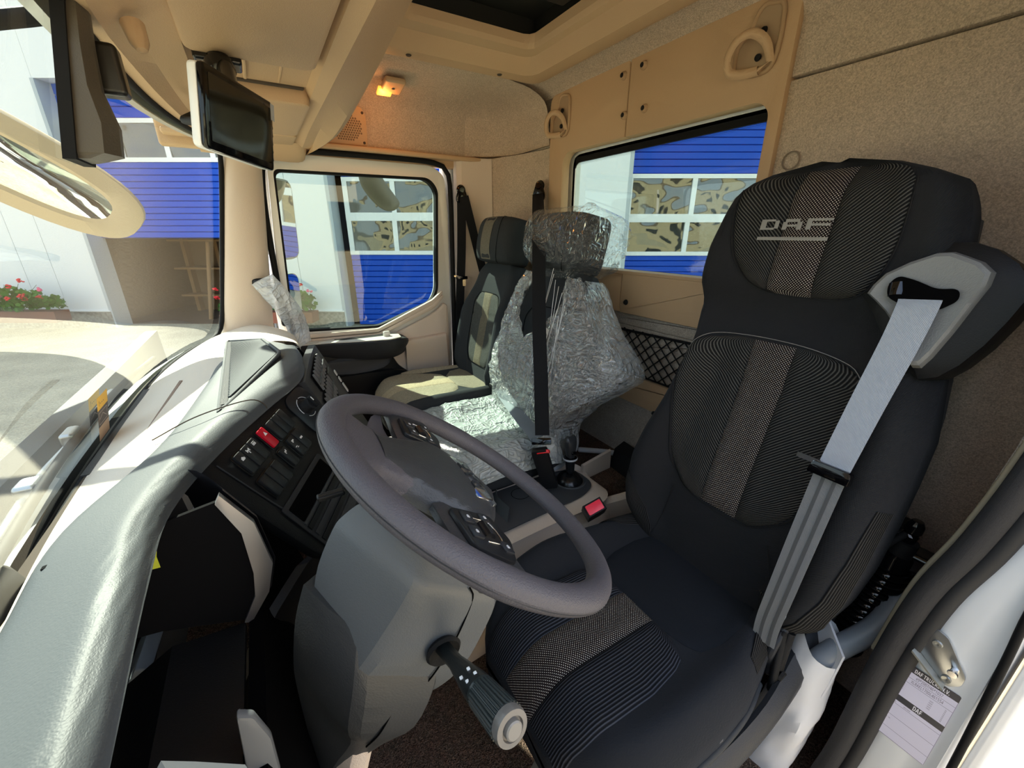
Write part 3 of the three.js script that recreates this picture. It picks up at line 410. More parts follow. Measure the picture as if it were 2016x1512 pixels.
// ---------------------------------------------------------------- overhead console above the windscreen
{
  const c = thing('overhead_console', 'beige moulded overhead console with storage lids above the windscreen', 'overhead console', [0.1, 1.46, -1.2]);
  const st = [[-0.05, 1.0], [-0.85, 1.0], [-1.3, 0.5], [-1.75, 0.15], [-2.0, 0], [-2.16, -0.4]], rows = st.map(([z, k], i) => {
    const y = 1.46 - 0.003 * i, e = [[.36, 1.555], [.355, 1.545], [.335, 1.475], [.335, 1.445], [.3, 1.43], [.25, 1.42]][i], wx = wsx(1.42, z) + 0.015;
    const b = i > 3 ? [0.215, 1.435] : [0.215, y - 0.006];
    return [[wx, 1.428, z], [wx + 0.035, 1.418, z], [lerp(wx, -0.06, 0.55), 1.442, z], [-0.055, y - 0.004, z], [-0.045, y + 0.014, z], [0.19, y + 0.014, z], [0.2, y - 0.004, z], [b[0] + 0.015, b[1] - 0.008, z], [b[0] + 0.05, b[1] - 0.002 + 0.01 * k, z], [e[0] - 0.02, e[1] - 0.012, z], [e[0], e[1], z], [e[0] + 0.012, e[1] + 0.04, z], [e[0] - 0.02, 1.71, z], [wx, 1.71, z]];
  });
  part('shelf_body', loft(rows, { closed: true, caps: true, nv: 4, crease: 0.5 }), beigeP, c);
  const lid = (z0, z1, x0, x1, t, r) => plate([0, 1.475, 0], [1, 0, 0], [0, 0, 1], [[x0, z1], [x1, z1], [x1, z0], [x0, z0]], t, { r, bevel: 0.009 });
  part('storage_lid', lid(-0.55, -1.185, -0.055, 0.185, 0.034, 0.035), beigeP, c); part('storage_lid', lid(-1.415, -1.86, 0.0, 0.2, 0.045, 0.03), beigeP, c); part('storage_lid', lid(-1.865, -2.12, 0.0, 0.2, 0.045, 0.02), beigeP, c);
  part('recess_rib', [rbox([0.05, 1.468, -1.28], [0.008, 0.016, 0.2], 0.003), rbox([0.125, 1.47, -1.3], [0.006, 0.01, 0.18], 0.002)], beigeP, c);
  part('shadow_gap', rbox([0.1, 1.468, -1.405], [0.17, 0.012, 0.014], 0.003), seamM, c);
  part('visor_pivot', lathe([[0, 0.045], [0.008, 0.042], [0.014, 0.03], [0.017, 0]], [-0.112, 1.428, -1.05], [0.15, -1, 0.35], 16), beigeP, c);
  part('end_cap', loft([[0.2, 1.44, -2.02], [0.2, 1.40, -2.1], [0.2, 1.39, -2.17]].map(([x, y, z]) => [[-0.12, y + 0.01, z], [0.1, y, z], [0.22, y - 0.002, z], [0.25, y + 0.02, z], [0.24, y + 0.06, z]]), { nu: 3, crease: 0.8 }), beigeP, c);
}
// small monitor on a black bracket
{
  const C = [0.016, 1.294, -1.017], n = V(0.825, -0.131, 0.549).normalize(), a = V(0.546, -0.061, -0.835).normalize(), up = n.clone().cross(a).negate(), b = a.clone().cross(n).negate();
  const u = a.toArray(), vv = n.clone().cross(a).toArray(), m = thing('monitor', 'small dark-screened camera monitor with a white back edge hanging below the overhead console', 'monitor', C);
  const off = (k) => V(...C).addScaledVector(n, k).toArray();
  part('back_shell', plate(off(-0.022), u, vv, rect(-0.095, -0.064, 0.095, 0.064), 0.016, { r: 0.012, bevel: 0.004 }), M(0xe8ebee, 0.25), m);
  part('bezel', plate(off(-0.006), u, vv, rect(-0.095, -0.064, 0.095, 0.064), 0.01, { r: 0.01, bevel: 0.003 }), gloss, m);
  part('screen', plate(off(0.0036), u, vv, rect(-0.082, -0.05, 0.086, 0.052), 0.001, { r: 0.003 }), M(0x23211a, 0.06, { bumpMap: waves, bumpScale: 0.002 }), m);
  part('side_button', [-0.04, -0.025, -0.01, 0.005, 0.02].map((y) => rbox(V(...off(0.0)).addScaledVector(a, 0.096).addScaledVector(v3(vv), y).toArray(), [0.004, 0.008, 0.004], 0.001)), blackP, m);
  part('film_edge', strap([V(...off(0.006)).addScaledVector(a, 0.09).addScaledVector(v3(vv), 0.06).toArray(), V(...off(0.008)).addScaledVector(a, 0.088).addScaledVector(v3(vv), 0.03).toArray()], [u], 0.012, 0.0004, 4), M(0xcfd4da, 0.2, { transmission: 0.5 }), m);
  const B = solo('monitor_bracket', [rbox([0.0, 1.444, -1.2], [0.085, 0.03, 0.06], 0.006), rod([0.0, 1.445, -1.18], [0.01, 1.40, -1.13], 0.02, 0.014), rod([0.01, 1.41, -1.14], [0.014, 1.345, -1.05], 0.016, 0.012), lathe([[0, 0.03], [0.02, 0.03], [0.026, 0.02], [0.026, 0]], [0.0, 1.425, -1.16], [0.2, -1, 0.4], 16)], M(0x0b0b0d, 0.2), 'black swivel bracket holding the monitor to the overhead console', 'bracket');
  solo('cable', tube([[-0.08, 1.405, -1.55], [-0.1, 1.37, -1.45], [-0.075, 1.345, -1.32], [-0.04, 1.33, -1.2], [-0.01, 1.325, -1.08]], 0.009, { n: 8 }), rubber, 'thick black cable looping from the windscreen header behind the monitor', 'cable');
}
// camera housing on the windscreen
{
  const o = thing('windscreen_camera_housing', 'large dark faceted camera housing fixed to the windscreen at the top left', 'camera housing', [-0.2, 1.3, -1.03]);
  const row = (y, d, zl, zr) => { const g0 = wsx(y, -1.0) + 0.008; return [[g0, y, zl], [g0 + d * 0.75, y, zl + 0.005], [g0 + d, y, lerp(zl, zr, 0.35)], [g0 + d, y, lerp(zl, zr, 0.6)], [g0 + d * 0.55, y, zr], [g0, y, zr]]; };
  part('cover', loft([row(1.213, 0.035, -0.985, -1.05), row(1.222, 0.06, -0.98, -1.06), row(1.265, 0.058, -0.98, -1.06), row(1.315, 0.04, -0.98, -1.05), row(1.37, 0.034, -0.98, -1.045), row(1.43, 0.03, -0.985, -1.04)], { closed: true, caps: true, crease: 0.3 }), M(0x4b4338, 0.45, { bumpMap: grainBump, bumpScale: 0.0003 }), o);
  part('sensor_block', rbox([-0.165, 1.355, -1.05], [0.05, 0.075, 0.04], 0.008), M(0x16130f, 0.3), o);
  part('front_gasket', loft([[1.21, -0.973], [1.30, -0.972], [1.43, -0.974]].map(([y, z]) => [[wsx(y, -1) + 0.004, y, z], [wsx(y, -1) + 0.02, y, z], [wsx(y, -1) + 0.02, y, z - 0.1], [wsx(y, -1) + 0.004, y, z - 0.1]]), { closed: true, caps: true }), rubber, o);
}
// ---------------------------------------------------------------- dashboard
const dash = thing('dashboard', 'wraparound dashboard, beige along the windscreen with a dark grey driver hood', 'dashboard', [-0.1, 0.6, -0.9]);
const L_ = [[-.145, .755, -.14], [-.147, .765, -.28], [-.155, .768, -.46], [-.158, .757, -.61], [-.117, .75, -.77], [-.04, .762, -.91], [.031, .769, -1.04], [.056, .762, -1.22], [.055, .752, -1.42]];
const R_ = [[-.17, .785, -.14], [-.172, .788, -.28], [-.18, .79, -.46], [-.185, .782, -.60], [-.155, .776, -.755], [-.08, .786, -.92], [.0, .792, -1.07], [.03, .786, -1.24], [.028, .774, -1.42]];
const B_ = [[-.275, .727, -.16], [-.28, .728, -.3], [-.285, .73, -.5], [-.286, .733, -.66], [-.222, .742, -.83], [-.192, .748, -.98], [-.165, .752, -1.2], [-.14, .752, -1.42], [-.03, .748, -1.60]];
const W_ = [[wsx(.7, -.2) + .01, .70, -.2], [wsx(.7, -.3) + .01, .697, -.3], [wsx(.7, -.5) + .01, .697, -.5], [wsx(.7, -.7) + .01, .697, -.7], [wsx(.7, -.95) + .01, .697, -.95], [wsx(.7, -1.25) + .01, .697, -1.25], [wsx(.7, -1.6) + .01, .697, -1.6], [wsx(.7, -1.9) + .01, .698, -1.9], [wsx(.7, -2.08) + .01, .70, -2.08]];
const mid = (a, b, t, dx = 0, dy = 0, dz = 0) => [lerp(a[0], b[0], t) + dx, lerp(a[1], b[1], t) + dy, lerp(a[2], b[2], t) + dz];
{
  const hood = B_.map((b, i) => [mid(b, R_[i], -0.02, 0, -0.06), b, mid(b, R_[i], 0.35, 0, 0.006), mid(b, R_[i], 0.75, 0, 0.004), R_[i], mid(R_[i], L_[i], 0.5, 0.006, 0.006), mid(R_[i], L_[i], 0.9, 0.002, 0.001), L_[i], mid(L_[i], R_[i], 0.25, -0.01, -0.012), mid(L_[i], R_[i], 0.6, -0.03, -0.02)]);
  part('hood', loft(hood, { nu: 3, nv: 6, crease: 0.9 }), greyP, dash);
  const top = W_.map((w, i) => [mid(w, B_[i], 0, 0, -0.05), w, mid(w, B_[i], 0.3, 0, 0.004), mid(w, B_[i], 0.65, 0, 0.004), mid(w, B_[i], 1, 0, 0)]);
  // the beige cover runs on round the far end of the hood down to the passenger's side
  top.push([[-.10, .66, -2.16], [-.08, .718, -2.14], [-.05, .73, -2.0], [-.01, .738, -1.82], [.015, .745, -1.62]], [[0.0, .62, -2.17], [.02, .68, -2.14], [.05, .70, -2.0], [.06, .715, -1.80], [.06, .74, -1.58]], [[.04, .58, -2.17], [.05, .64, -2.14], [.075, .66, -2.0], [.08, .68, -1.8], [.07, .71, -1.58]]);
  part('top_cover', loft(top, { nu: 3, nv: 5, crease: 0.9 }), M(0xe4d8c8, 0.6, { bumpMap: grainBump, bumpScale: 0.0004, specularIntensity: 0.5 }), dash);
  // ribs and slots moulded in the beige cover
  const groove = (a, b, w, m, y) => part('demister_slot', strap([a, b].map((q) => [q[0], q[1] + y, q[2]]), [[1, 0, 0]], w, 0.003, 2), m, dash);
  groove([-.318, .703, -.34], [-.318, .703, -1.12], 0.02, seamM, 0.0); groove([-.326, .705, -.9], [-.322, .705, -1.38], 0.012, charP, 0.001);
  groove([-.297, .718, -.45], [-.262, .722, -1.15], 0.005, M(0xa9855c, 0.6), 0.001); groove([-.255, .727, -.95], [-.235, .732, -1.32], 0.006, M(0x8d7666, 0.6), 0.002); groove([-.29, .713, -.62], [-.28, .713, -1.25], 0.004, M(0xa9855c, 0.6), 0.004);
  // speaker grille plate in the hood
  const gq = [[-.134, .7745, -1.56], [-.035, .788, -1.47], [.004, .797, -1.235], [-.118, .776, -.90]].map((p) => p);
  const surf = (s, t) => { const a = mid(gq[3], gq[0], t), b = mid(gq[2], gq[1], t); return mid(a, b, s, 0, 0.001); };
  const gr = part('speaker_grille', shell([0, 0.5, 1].map((t) => [0, 0.5, 1].map((s) => surf(s, t))), [0, -0.012, 0]), M(0x222426, .8), dash);
  const ribs = []; for (let i = 0; i < 46; i++) { const t = 0.06 + i * 0.0197, a = surf(0.12, t), b = surf(0.93, t); ribs.push(strap([[a[0], a[1] + .002, a[2]], [b[0], b[1] + .002, b[2]]], [[0.1, 0, 1]], 0.0045, 0.003, 2)); }
  part('rib', ribs, M(0x44484a, 0.8), gr).userData.kind = 'stuff';
  part('grille_rim', [tube([surf(0, 0), surf(0, 1), surf(1, 1), surf(1, 0)], 0.005, { closed: true, tension: 0.02, n: 14 })], greyP, gr);
  part('grille_channel', strap([surf(0.05, 0.03), surf(0.05, 0.97)].map((q) => [q[0], q[1] + 0.002, q[2]]), [[1, 0, 0]], 0.014, 0.002, 2), blackP, gr);
  part('hood_seam', tube([[-.225, .748, -.90], [-.15, .785, -.88], [-.07, .793, -.90], [-.045, .776, -.915], [-.04, .762, -.912]], 0.0012, { seg: 5 }), seamM, dash);
}
// centre panel turned to the driver: plane P with a = along, b = down, n = out
const PP = V(-.0755, .721, -.80), Pn = V(.70, .572, .428).normalize(), Pa = V(.457, .10, -.884); Pa.addScaledVector(Pn, -Pa.dot(Pn)).normalize(); const Pb = Pn.clone().cross(Pa).multiplyScalar(-1).normalize();   // a right, b down
const onP = (a, b, k = 0) => PP.clone().addScaledVector(Pa, a).addScaledVector(Pb, b).addScaledVector(Pn, k).toArray();
// switch block corners sit at a -0.035..0.031, b -0.022..0.022 about PP
const pplate = (pts, d, o = {}, k = 0) => plate(onP(0, 0, k), Pa.toArray(), Pb.clone().negate().toArray(), pts.map(([a, b]) => [a, -b]).reverse(), d, o);
const icons = (() => { const cv = document.createElement('canvas'); cv.width = 512; cv.height = 256; return cv; })();
{
  part('centre_panel', pplate([[-0.09, -0.075], [-0.03, -0.055], [0.08, -0.045], [0.262, -0.03], [0.262, 0.33], [-0.02, 0.33], [-0.08, 0.2], [-0.09, 0.05]], 0.02, { r: 0.015, bevel: 0.003 }, -0.022), blackP, dash);
  part('panel_groove', tube([onP(-0.062, -0.03, 0), onP(-0.05, 0.1, 0), onP(-0.035, 0.2, 0), onP(0.0, 0.3, 0)], 0.0015, { seg: 5 }), charP, dash);
  const sw = M(0x1d1f22, 0.4, { bumpMap: grainBump, bumpScale: 0.0002 });
  const bank = (a0, b0, n, w = 0.0215, h = 0.044) => { part('switch_frame', pplate(rect(a0 - 0.003, b0 - 0.003, a0 + n * w + 0.003, b0 + h + 0.003), 0.002, { r: 0.006, bevel: 0.0008 }), M(0x0c0d0f, 0.3), dash); const out = []; for (let i = 0; i < n; i++) out.push(part('switch', plate(onP(0, 0, 0.001), Pa.toArray(), Pb.clone().negate().toArray(), [[a0 + i * w + 0.0008, -b0 - h], [a0 + (i + 1) * w - 0.0008, -b0 - h], [a0 + (i + 1) * w - 0.0008, -b0], [a0 + i * w + 0.0008, -b0]], 0.006, { r: 0.003, bevel: 0.0018 }), sw, dash)); return out; };
  bank(-0.035, -0.022, 3); const hz = bank(0.045, -0.022, 1); hz[0].material = redP; hz[0].userData.label = 'red hazard switch'; bank(0.076, -0.02, 3);
  bank(-.04, .036, 3, .0215, .044); bank(.0435, .033, 1, .0215, .042); bank(.079, .03, 2, .0245, .046);
  const tri = (a, b, s) => pplate([[a - s, b + s * 0.8], [a, b - s], [a + s, b + s * 0.8]], 0.0006, {}, 0.0072);
  const box = (a, b, w, h) => pplate(rect(a - w / 2, b - h / 2, a + w / 2, b + h / 2), 0.0006, {}, 0.0072);
  part('hazard_symbol', tri(0.0557, -0.009, 0.0042), whiteI, dash);
  // engine, differential and axle symbols on the left bank
  part('switch_symbol', [box(-0.0245, -0.008, 0.007, 0.005), box(-0.0245, -0.011, 0.003, 0.002), box(-0.0205, -0.008, 0.002, 0.003), ...[-1, 1].flatMap((s) => [box(-0.003 + s * 0.0035, -0.012, 0.0016, 0.006), box(-0.003, -0.012 + s * 0.0005, 0.006, 0.0012)]), box(-0.003, -0.008, 0.0012, 0.006), ...[-1, 0, 1].flatMap((s) => [box(0.0185 + s * 0.003, -0.012, 0.0018, 0.0045), box(0.0185, -0.013 + s * 0.003, 0.008, 0.001)])], whiteI, dash);
  part('switch_symbol', [box(.054, .042, .006, .003), box(.052, .044, .002, .005), box(.0565, .040, .002, .003), box(.09, .04, .007, .003), box(.088, .043, .003, .0022), box(.085, .054, .006, .0015), box(.088, .057, .004, .0015), box(.115, .05, .008, .004)], whiteI, dash);
  // rotary light knob with its ring of marks
  const ka = 0.21, kb = 0.02; part('knob_plate', pplate(rect(0.165, -0.025, 0.257, 0.085), 0.002, { r: 0.03, bevel: 0.0008 }, 0), M(0x1a1d24, 0.35), dash);
  const kn = part('light_knob', [lathe([[0, 0.02], [0.012, 0.02], [0.0155, 0.017], [0.017, 0.004], [0.019, 0]], onP(ka, kb, 0.002), Pn.toArray()), pplate(rect(ka - 0.005, kb - 0.015, ka + 0.005, kb + 0.015), 0.008, { r: 0.003, bevel: 0.002 }, 0.02)], blackP, dash);
  part('knob_mark', pplate(rect(ka - 0.0012, kb - 0.012, ka + 0.0012, kb - 0.002), 0.0008, {}, 0.028), whiteI, kn);
  const arc = (r, t0, t1) => { const p = []; for (let i = 0; i <= 10; i++) { const t = lerp(t0, t1, i / 10); p.push(onP(ka + r * Math.cos(t), kb + r * Math.sin(t), 0.0024)); } return tube(p, 0.0009, { seg: 4, n: 2 }); };
  part('knob_scale', [arc(0.025, -2.6, -1.8), arc(0.025, -1.5, -0.5), arc(0.025, 2.9, 3.6), arc(0.025, 1.2, 2.3), arc(0.025, -0.2, 0.3)], M(0xc8ccd0, 0.4), dash);
  part('power_socket', [lathe([[0.010, 0], [0.0135, 0.002], [0.0145, 0.004], [0.013, 0.0045], [0.011, 0.002], [0.009, -0.006], [0, -0.006]], onP(0.235, 0.066, 0.002), Pn.toArray())], blackP, dash); part('socket_ring', lathe([[0.0145, 0.003], [0.0155, 0.0042], [0.0165, 0.003]], onP(0.235, 0.066, 0.002), Pn.toArray()), M(0xd0d2d6, 0.3), dash);
  // storage slots below: two open black openings between ribs
  part('slot_frame', pplate(rect(-.058, .1, .118, .232), .003, { r: .006, bevel: .001 }, 0), darkP, dash);
  part('slot_opening', pplate(rect(-.048, .11, .108, .147), .001, { r: .003 }, .0032), voidM, dash); part('slot_lip', pplate(rect(-.052, .148, .112, .153), .004, { r: .001 }, .002), charP, dash);
  for (let i = 0; i < 4; i++) part('slot_rib', pplate(rect(-.052, .157 + i * .0175, .112, .168 + i * .0175), .004, { r: .002, bevel: .001 }, .002), i % 2 ? darkP : blackP, dash);
  // vent panel round the corner, facing the rear
  const vp = (y, z) => { const t = (z + 1.04) / -0.4; return [lerp(0.04, 0.10, t) + (0.769 - y) * 0.42, y, z - (0.769 - y) * 0.05]; };
  part('vent_panel', shell([[vp(.765, -1.045), vp(.765, -1.25), vp(.755, -1.46)], [vp(.66, -1.045), vp(.66, -1.25), vp(.66, -1.46)], [vp(.5, -1.03), vp(.5, -1.25), vp(.5, -1.46)], [vp(.2, -1.0), vp(.2, -1.25), vp(.2, -1.46)]], [-0.02, 0, 0], { nv: 3, nu: 2 }), darkP, dash);
  const VN = [0.9, 0.35, 0.15];
  for (const [y0, y1, z0, z1] of [[.752, .705, -1.12, -1.36], [.698, .645, -1.075, -1.30]]) { part('vent_opening', shell([[vp(y0, z0), vp(y0, z1)], [vp(y1, z0), vp(y1, z1)]].map((r) => r.map((p) => [p[0] + 0.003, p[1], p[2]])), [0.001, 0, 0]), voidM, dash); for (let i = 0; i < 7; i++) { const z = lerp(z0, z1, (i + 0.5) / 7), a = vp(y0, z), b = vp(y1, z); part('vent_blade', strap([[a[0] + .006, a[1], a[2]], [b[0] + .007, b[1], b[2]]], [[0.9, 0.3, 0.3]], 0.007, 0.004, 2), M(0x6e7072, .45), dash); } const a = vp((y0 + y1) / 2, z0), b = vp((y0 + y1) / 2, z1); part('vent_bar', strap([[a[0] + .012, a[1], a[2]], [b[0] + .012, b[1], b[2]]], [[0, 1, 0]], 0.004, 0.003, 2), charP, dash); }
  part('radio_face', shell([[vp(.69, -1.33), vp(.69, -1.40)], [vp(.56, -1.22), vp(.56, -1.38)]].map((r) => r.map((p) => [p[0] + 0.004, p[1], p[2]])), [0.003, 0, 0]), charP, dash);
  for (const y of [.665, .64, .615, .6]) part('panel_button', shell([[vp(y, -1.415), vp(y, -1.435)], [vp(y - 0.016, -1.415), vp(y - 0.016, -1.435)]].map((r) => r.map((p) => [p[0] + 0.009, p[1], p[2]])), [0.003, 0, 0]), M(0xc9ccd0, 0.4), dash);
  // passenger side of the dashboard falling away to the door
  part('passenger_fascia', shell([[[.06, .755, -1.44], [.06, .70, -1.75], [.045, .66, -2.15]], [[.075, .70, -1.46], [.08, .65, -1.75], [.07, .60, -2.16]], [[.03, .55, -1.46], [.04, .5, -1.75], [.03, .48, -2.16]], [[-.1, .3, -1.46], [-.1, .3, -1.75], [-.1, .3, -2.16]], [[-.3, .0, -1.46], [-.3, .0, -1.75], [-.3, .0, -2.16]]], [-0.03, 0, 0], { nu: 4, nv: 3 }), blackP, dash);
  part('lower_fascia', shell([[onP(-0.09, 0.2, -0.02), onP(0.2, 0.3, -0.02), [.19, .45, -1.05]], [[-.12, .45, -.62], [-.02, .35, -.75], [.13, .2, -1.02]], [[-.3, .1, -.6], [-.25, .05, -.75], [-.05, .0, -1.02]]], [-0.02, 0, 0], { nu: 3, nv: 3 }), blackP, dash);
}
// instrument binnacle under the hood: black well, bright bezel brackets at both sides
{
  const zz = -0.62, side = [[-.107, .757], [-.076, .698], [-.066, .616], [-.08, .566], [-.112, .52]], inn = [[-.113, .748], [-.093, .69], [-.092, .615], [-.098, .572], [-.12, .53]];
  const br = (z, w) => shell([side.map(([x, y]) => [x, y, z]), inn.map(([x, y]) => [x, y, z + 0.006])], [0, 0, -w], { crease: 0.5 });
  part('cluster_bezel', br(zz, 0.01), satin, dash); part('lower_trim', plate([0, 0, -.405], [1, 0, 0], [0, 1, 0], [[-.108, .616], [-.094, .604], [-.085, .56], [-.088, .45], [-.122, .45]], .012, { r: .004, bevel: .003 }), M(0x6c6f72, .4), dash); part('lower_trim', loft([[-.115, .772, -.262], [-.1, .756, -.262], [-.076, .728, -.262]].map(([x, y, z]) => [[x, y, z], [x + .006, y - .006, z + .012], [x - .01, y - .03, z + .016], [x - .02, y - .03, z]]), { closed: true, caps: true, crease: .5 }), M(0x6c6f72, .4), dash); part('knee_panel', shell([[[-.095, .525, -.95], [-.095, .525, -.25]], [[-.05, .38, -.97], [-.06, .38, -.25]], [[-.02, .12, -.97], [-.02, .12, -.25]], [[-.15, -.12, -.97], [-.15, -.12, -.25]]], [-.02, 0, 0], { nv: 3 }), voidM, dash);
  part('binnacle_wall', shell([inn.map(([x, y]) => [x, y, zz]), inn.map(([x, y], i) => [-.2, lerp(.755, .60, i / 4), zz + 0.04]), inn.map(([x, y], i) => [-.27, lerp(.75, .62, i / 4), zz + 0.05])], [0, 0, -0.006]), M(0x101012, 0.85, { specularIntensity: .15 }), dash);
  part('binnacle_outer', shell([side.map(([x, y]) => [x + 0.004, y + 0.004, zz - 0.012]), side.map(([x, y]) => [x - 0.03, y + 0.012, zz - 0.07]), side.map(([x, y]) => [x - 0.09, y + 0.01, zz - 0.12])], [0, -0.004, 0], { nv: 3, crease: 0.6 }), M(0x1e1d21, 0.35), dash);
  part('binnacle_floor', shell([[[-.12, .525, zz], [-.12, .525, -.3]], [[-.2, .56, zz + .03], [-.2, .56, -.3]], [[-.3, .5, zz + .03], [-.3, .5, -.3]]], [0, -0.01, 0]), blackP, dash);
  const cl = part('instrument_cluster', plate([-.262, .56, -.46], [0, 0, -1], [-.28, .96, 0], rect(-.16, -.02, .16, .19), -0.02 + 0.04, { r: 0.02, bevel: 0.003 }).translate(-0.02, 0, 0), M(0x0b0b0d, 0.25), dash);
  part('yellow_tag', plate([-.185, .705, -.585], [.6, 0, -.6], [0, 1, 0], [[-.008, -.004], [.014, -.016], [.022, 0], [.006, .014], [-.006, .01]], 0.0015), M(0xc9cf3a, 0.5), dash, 'small yellow tag');
  part('loom_box', [plate([-.27, .49, -.68], [.1, .1, -1], [.5, .8, 0], rect(-.05, -.04, .05, .03), 0.02, { r: 0.004, bevel: 0.002 })], M(0x9aa2a8, 0.4), dash);
  part('side_fascia', shell([[[-.14, .755, -.05], [-.14, .76, -.25]], [[-.115, .72, -.05], [-.115, .72, -.28]], [[-.1, .6, -.05], [-.1, .6, -.29]], [[-.2, .2, -.05], [-.2, .2, -.3]]], [-0.02, 0, 0], { nv: 3 }), blackP, dash);
}
// ---------------------------------------------------------------- steering wheel: own frame p (to the driver), q (to the passenger), h (out of the wheel)
const WC = V(.2086, .7582, -.4611), Wn = V(.5926, .8028, .0658).normalize(), Wq = V(0, 0, -1).addScaledVector(Wn, Wn.z).normalize(), Wp = Wq.clone().cross(Wn).normalize();
{
  const w = thing('steering_wheel', 'large grey leather-grained steering wheel with a chrome badge on its hub', 'steering wheel', WC.toArray());
  if (Wp.x < 0) Wp.negate();
  // basis columns p, q, h (q x h = p  ->  p x q = h)
  w.quaternion.setFromRotationMatrix(new THREE.Matrix4().makeBasis(Wp, Wq, Wp.clone().cross(Wq)));
  const hs = Math.sign(Wp.clone().cross(Wq).dot(Wn)), H = (h) => h * hs, L = (n, g, m, par = w, lab) => part(n, g, m, par, lab, true);
  const R = 0.213, rows = [];
  for (let i = 0; i <= 128; i++) { const t = i / 128 * 2 * Math.PI, row = []; for (let k = 0; k < 20; k++) { const a = k / 20 * 2 * Math.PI, fl = 1 + 0.06 * Math.cos(2 * a), r = 0.0165 * fl * (1 + 0.05 * (Math.exp(-Math.pow((Math.abs(Math.sin(t)) - 0.95) / 0.05, 2)))); row.push([Math.cos(t) * (R + r * Math.cos(a)), Math.sin(t) * (R + r * Math.cos(a)), H(r * 0.95 * Math.sin(a))]); } rows.push(row); }
  const rg = loft(rows, { closed: true, crease: 9 }); L('rim', rg, leather);
  L('rim_seam', [1, -1].map((s) => { const p = []; for (let i = 0; i < 90; i++) { const t = i / 90 * 2 * Math.PI; p.push([Math.cos(t) * (R + 0.0173), Math.sin(t) * (R + 0.0173), H(-0.003)]); } return tube(p, 0.0006, { closed: true, seg: 4, n: 2 }); })[0], charP);
  const plq = (pts, h0, d, o) => plate([0, 0, H(h0)], [1, 0, 0], [0, hs, 0], pts.map(([p, q]) => [p, q * hs]), d, o);
  // wide leather trunk from the rim to the hub
  const trunk = loft([[-.210, .075, -.012, .008], [-.196, .078, -.014, .010], [-.182, .068, -.016, .010], [-.165, .056, -.02, .008], [-.14, .055, -.022, .006], [-.12, .058, -.024, .004]].map(([p, q, b, t]) => [[p, -q, H(b)], [p, -q * 0.97, H(t - 0.006)], [p, -q * 0.75, H(t)], [p, 0, H(t + 0.002)], [p, q * 0.75, H(t)], [p, q * 0.97, H(t - 0.006)], [p, q, H(b)], [p, 0, H(b - 0.004)]]), { closed: true, caps: true, nu: 2, nv: 3, crease: 0.9 });
  L('spoke', trunk, leather);
  // hub cover: puffed shell wide in the middle, flat towards the badge
  const hubm = M(0x3a3c3f, 0.42, { bumpMap: grainBump, bumpScale: 0.0003 });
  const hp = [[-.158, .05], [-.145, .052], [-.115, .062], [-.08, .082], [-.045, .1], [-.012, .094], [.012, .066], [.03, .03], [.036, .004]];
  L('hub_cover', loft(hp.map(([p, q], i) => { const t = [.005, .0045, .006, .007, .006, .003, .0, -.003, -.004][i]; return [-1, -.92, -.6, -.2, .2, .6, .92, 1].map((s) => [p, q * s, H(t - (Math.abs(s) > .95 ? .03 : Math.abs(s) > .9 ? .006 : 0) + 0.006 * (1 - s * s))]); }), { nu: 3, nv: 4, crease: 0.8 }), hubm);
  L('hub_back', plq(hp.map(([p, q]) => [p * .8 - .015, q * 0.75]).concat(hp.slice().reverse().map(([p, q]) => [p * .8 - .015, -q * 0.75])), -0.05, 0.022, { bevel: 0.006 }), blackP);
  L('boss', lathe([[0, 0.0], [0.05, 0], [0.06, -0.03 ], [0.062, -0.06]], [-0.03, 0, H(-0.05)], [0, 0, hs]), blackP);
  for (const s of [1, -1]) {
    // side spoke carrying the button pad
    L('spoke', loft([[.075, -.05, .034], [.12, -.052, .03], [.165, -.05, .028], [.196, -.046, .03]].map(([q, pc, hw]) => [[pc - hw - .012, s * q, H(-.012)], [pc - hw - .006, s * q, H(-.003)], [pc + hw, s * q, H(-.001)], [pc + hw + .008, s * q, H(-.008)], [pc + hw, s * q, H(-.018)], [pc - hw - .006, s * q, H(-.02)]]), { closed: true, caps: true, nu: 2, nv: 3, crease: 0.7 }), hubm);
    L('spoke_cap', loft([[-.152, .056, .186 * 0 + .072], [-.125, .078, .15], [-.1, .098, .185]].map(([p, q0, q1]) => [[p, s * q0, H(-.018)], [p, s * (q0 + q1) / 2, H(-.02)], [p, s * q1, H(-.012)]]), { nu: 2, nv: 3 }), M(0x59565c, 0.4));
    const pad = L('button_pad', plq([[-.088, s * .092], [-.022, s * .086], [-.012, s * .13], [-.03, s * .172], [-.082, s * .158]].sort((a, b) => 0), -.003, .007, { r: .008, bevel: .002 }), M(0x1d1e21, 0.35));
    for (const [p, q, w2, h2] of [[-.07, .108, .016, .02], [-.07, .134, .016, .02], [-.04, .10, .014, .016], [-.033, .15, .014, .018]]) L('pad_button', plate([p, s * q, H(.0035)], [1, 0, 0], [0, hs, 0], rect(-w2 / 2, -h2 / 2, w2 / 2, h2 / 2), 0.003, { r: .003, bevel: .001 }), M(0x2b2d31, 0.35), pad);
    L('pad_symbol', [[-.07, .108], [-.07, .134], [-.033, .15], [-.04, .10]].map(([p, q]) => plate([p, s * q, H(.0066)], [1, 0, 0], [0, hs, 0], [[-.0018, -.0026], [.0018, -.0026], [.0018, .001], [0, .0026], [-.0018, .001]], 0.0005)), M(0xd4d8de, 0.4), pad);
    L('scroll_wheel', rod([-.05, s * .113, H(.003)], [-.05, s * .137, H(.003)], .007), M(0x15161a, 0.3), pad);
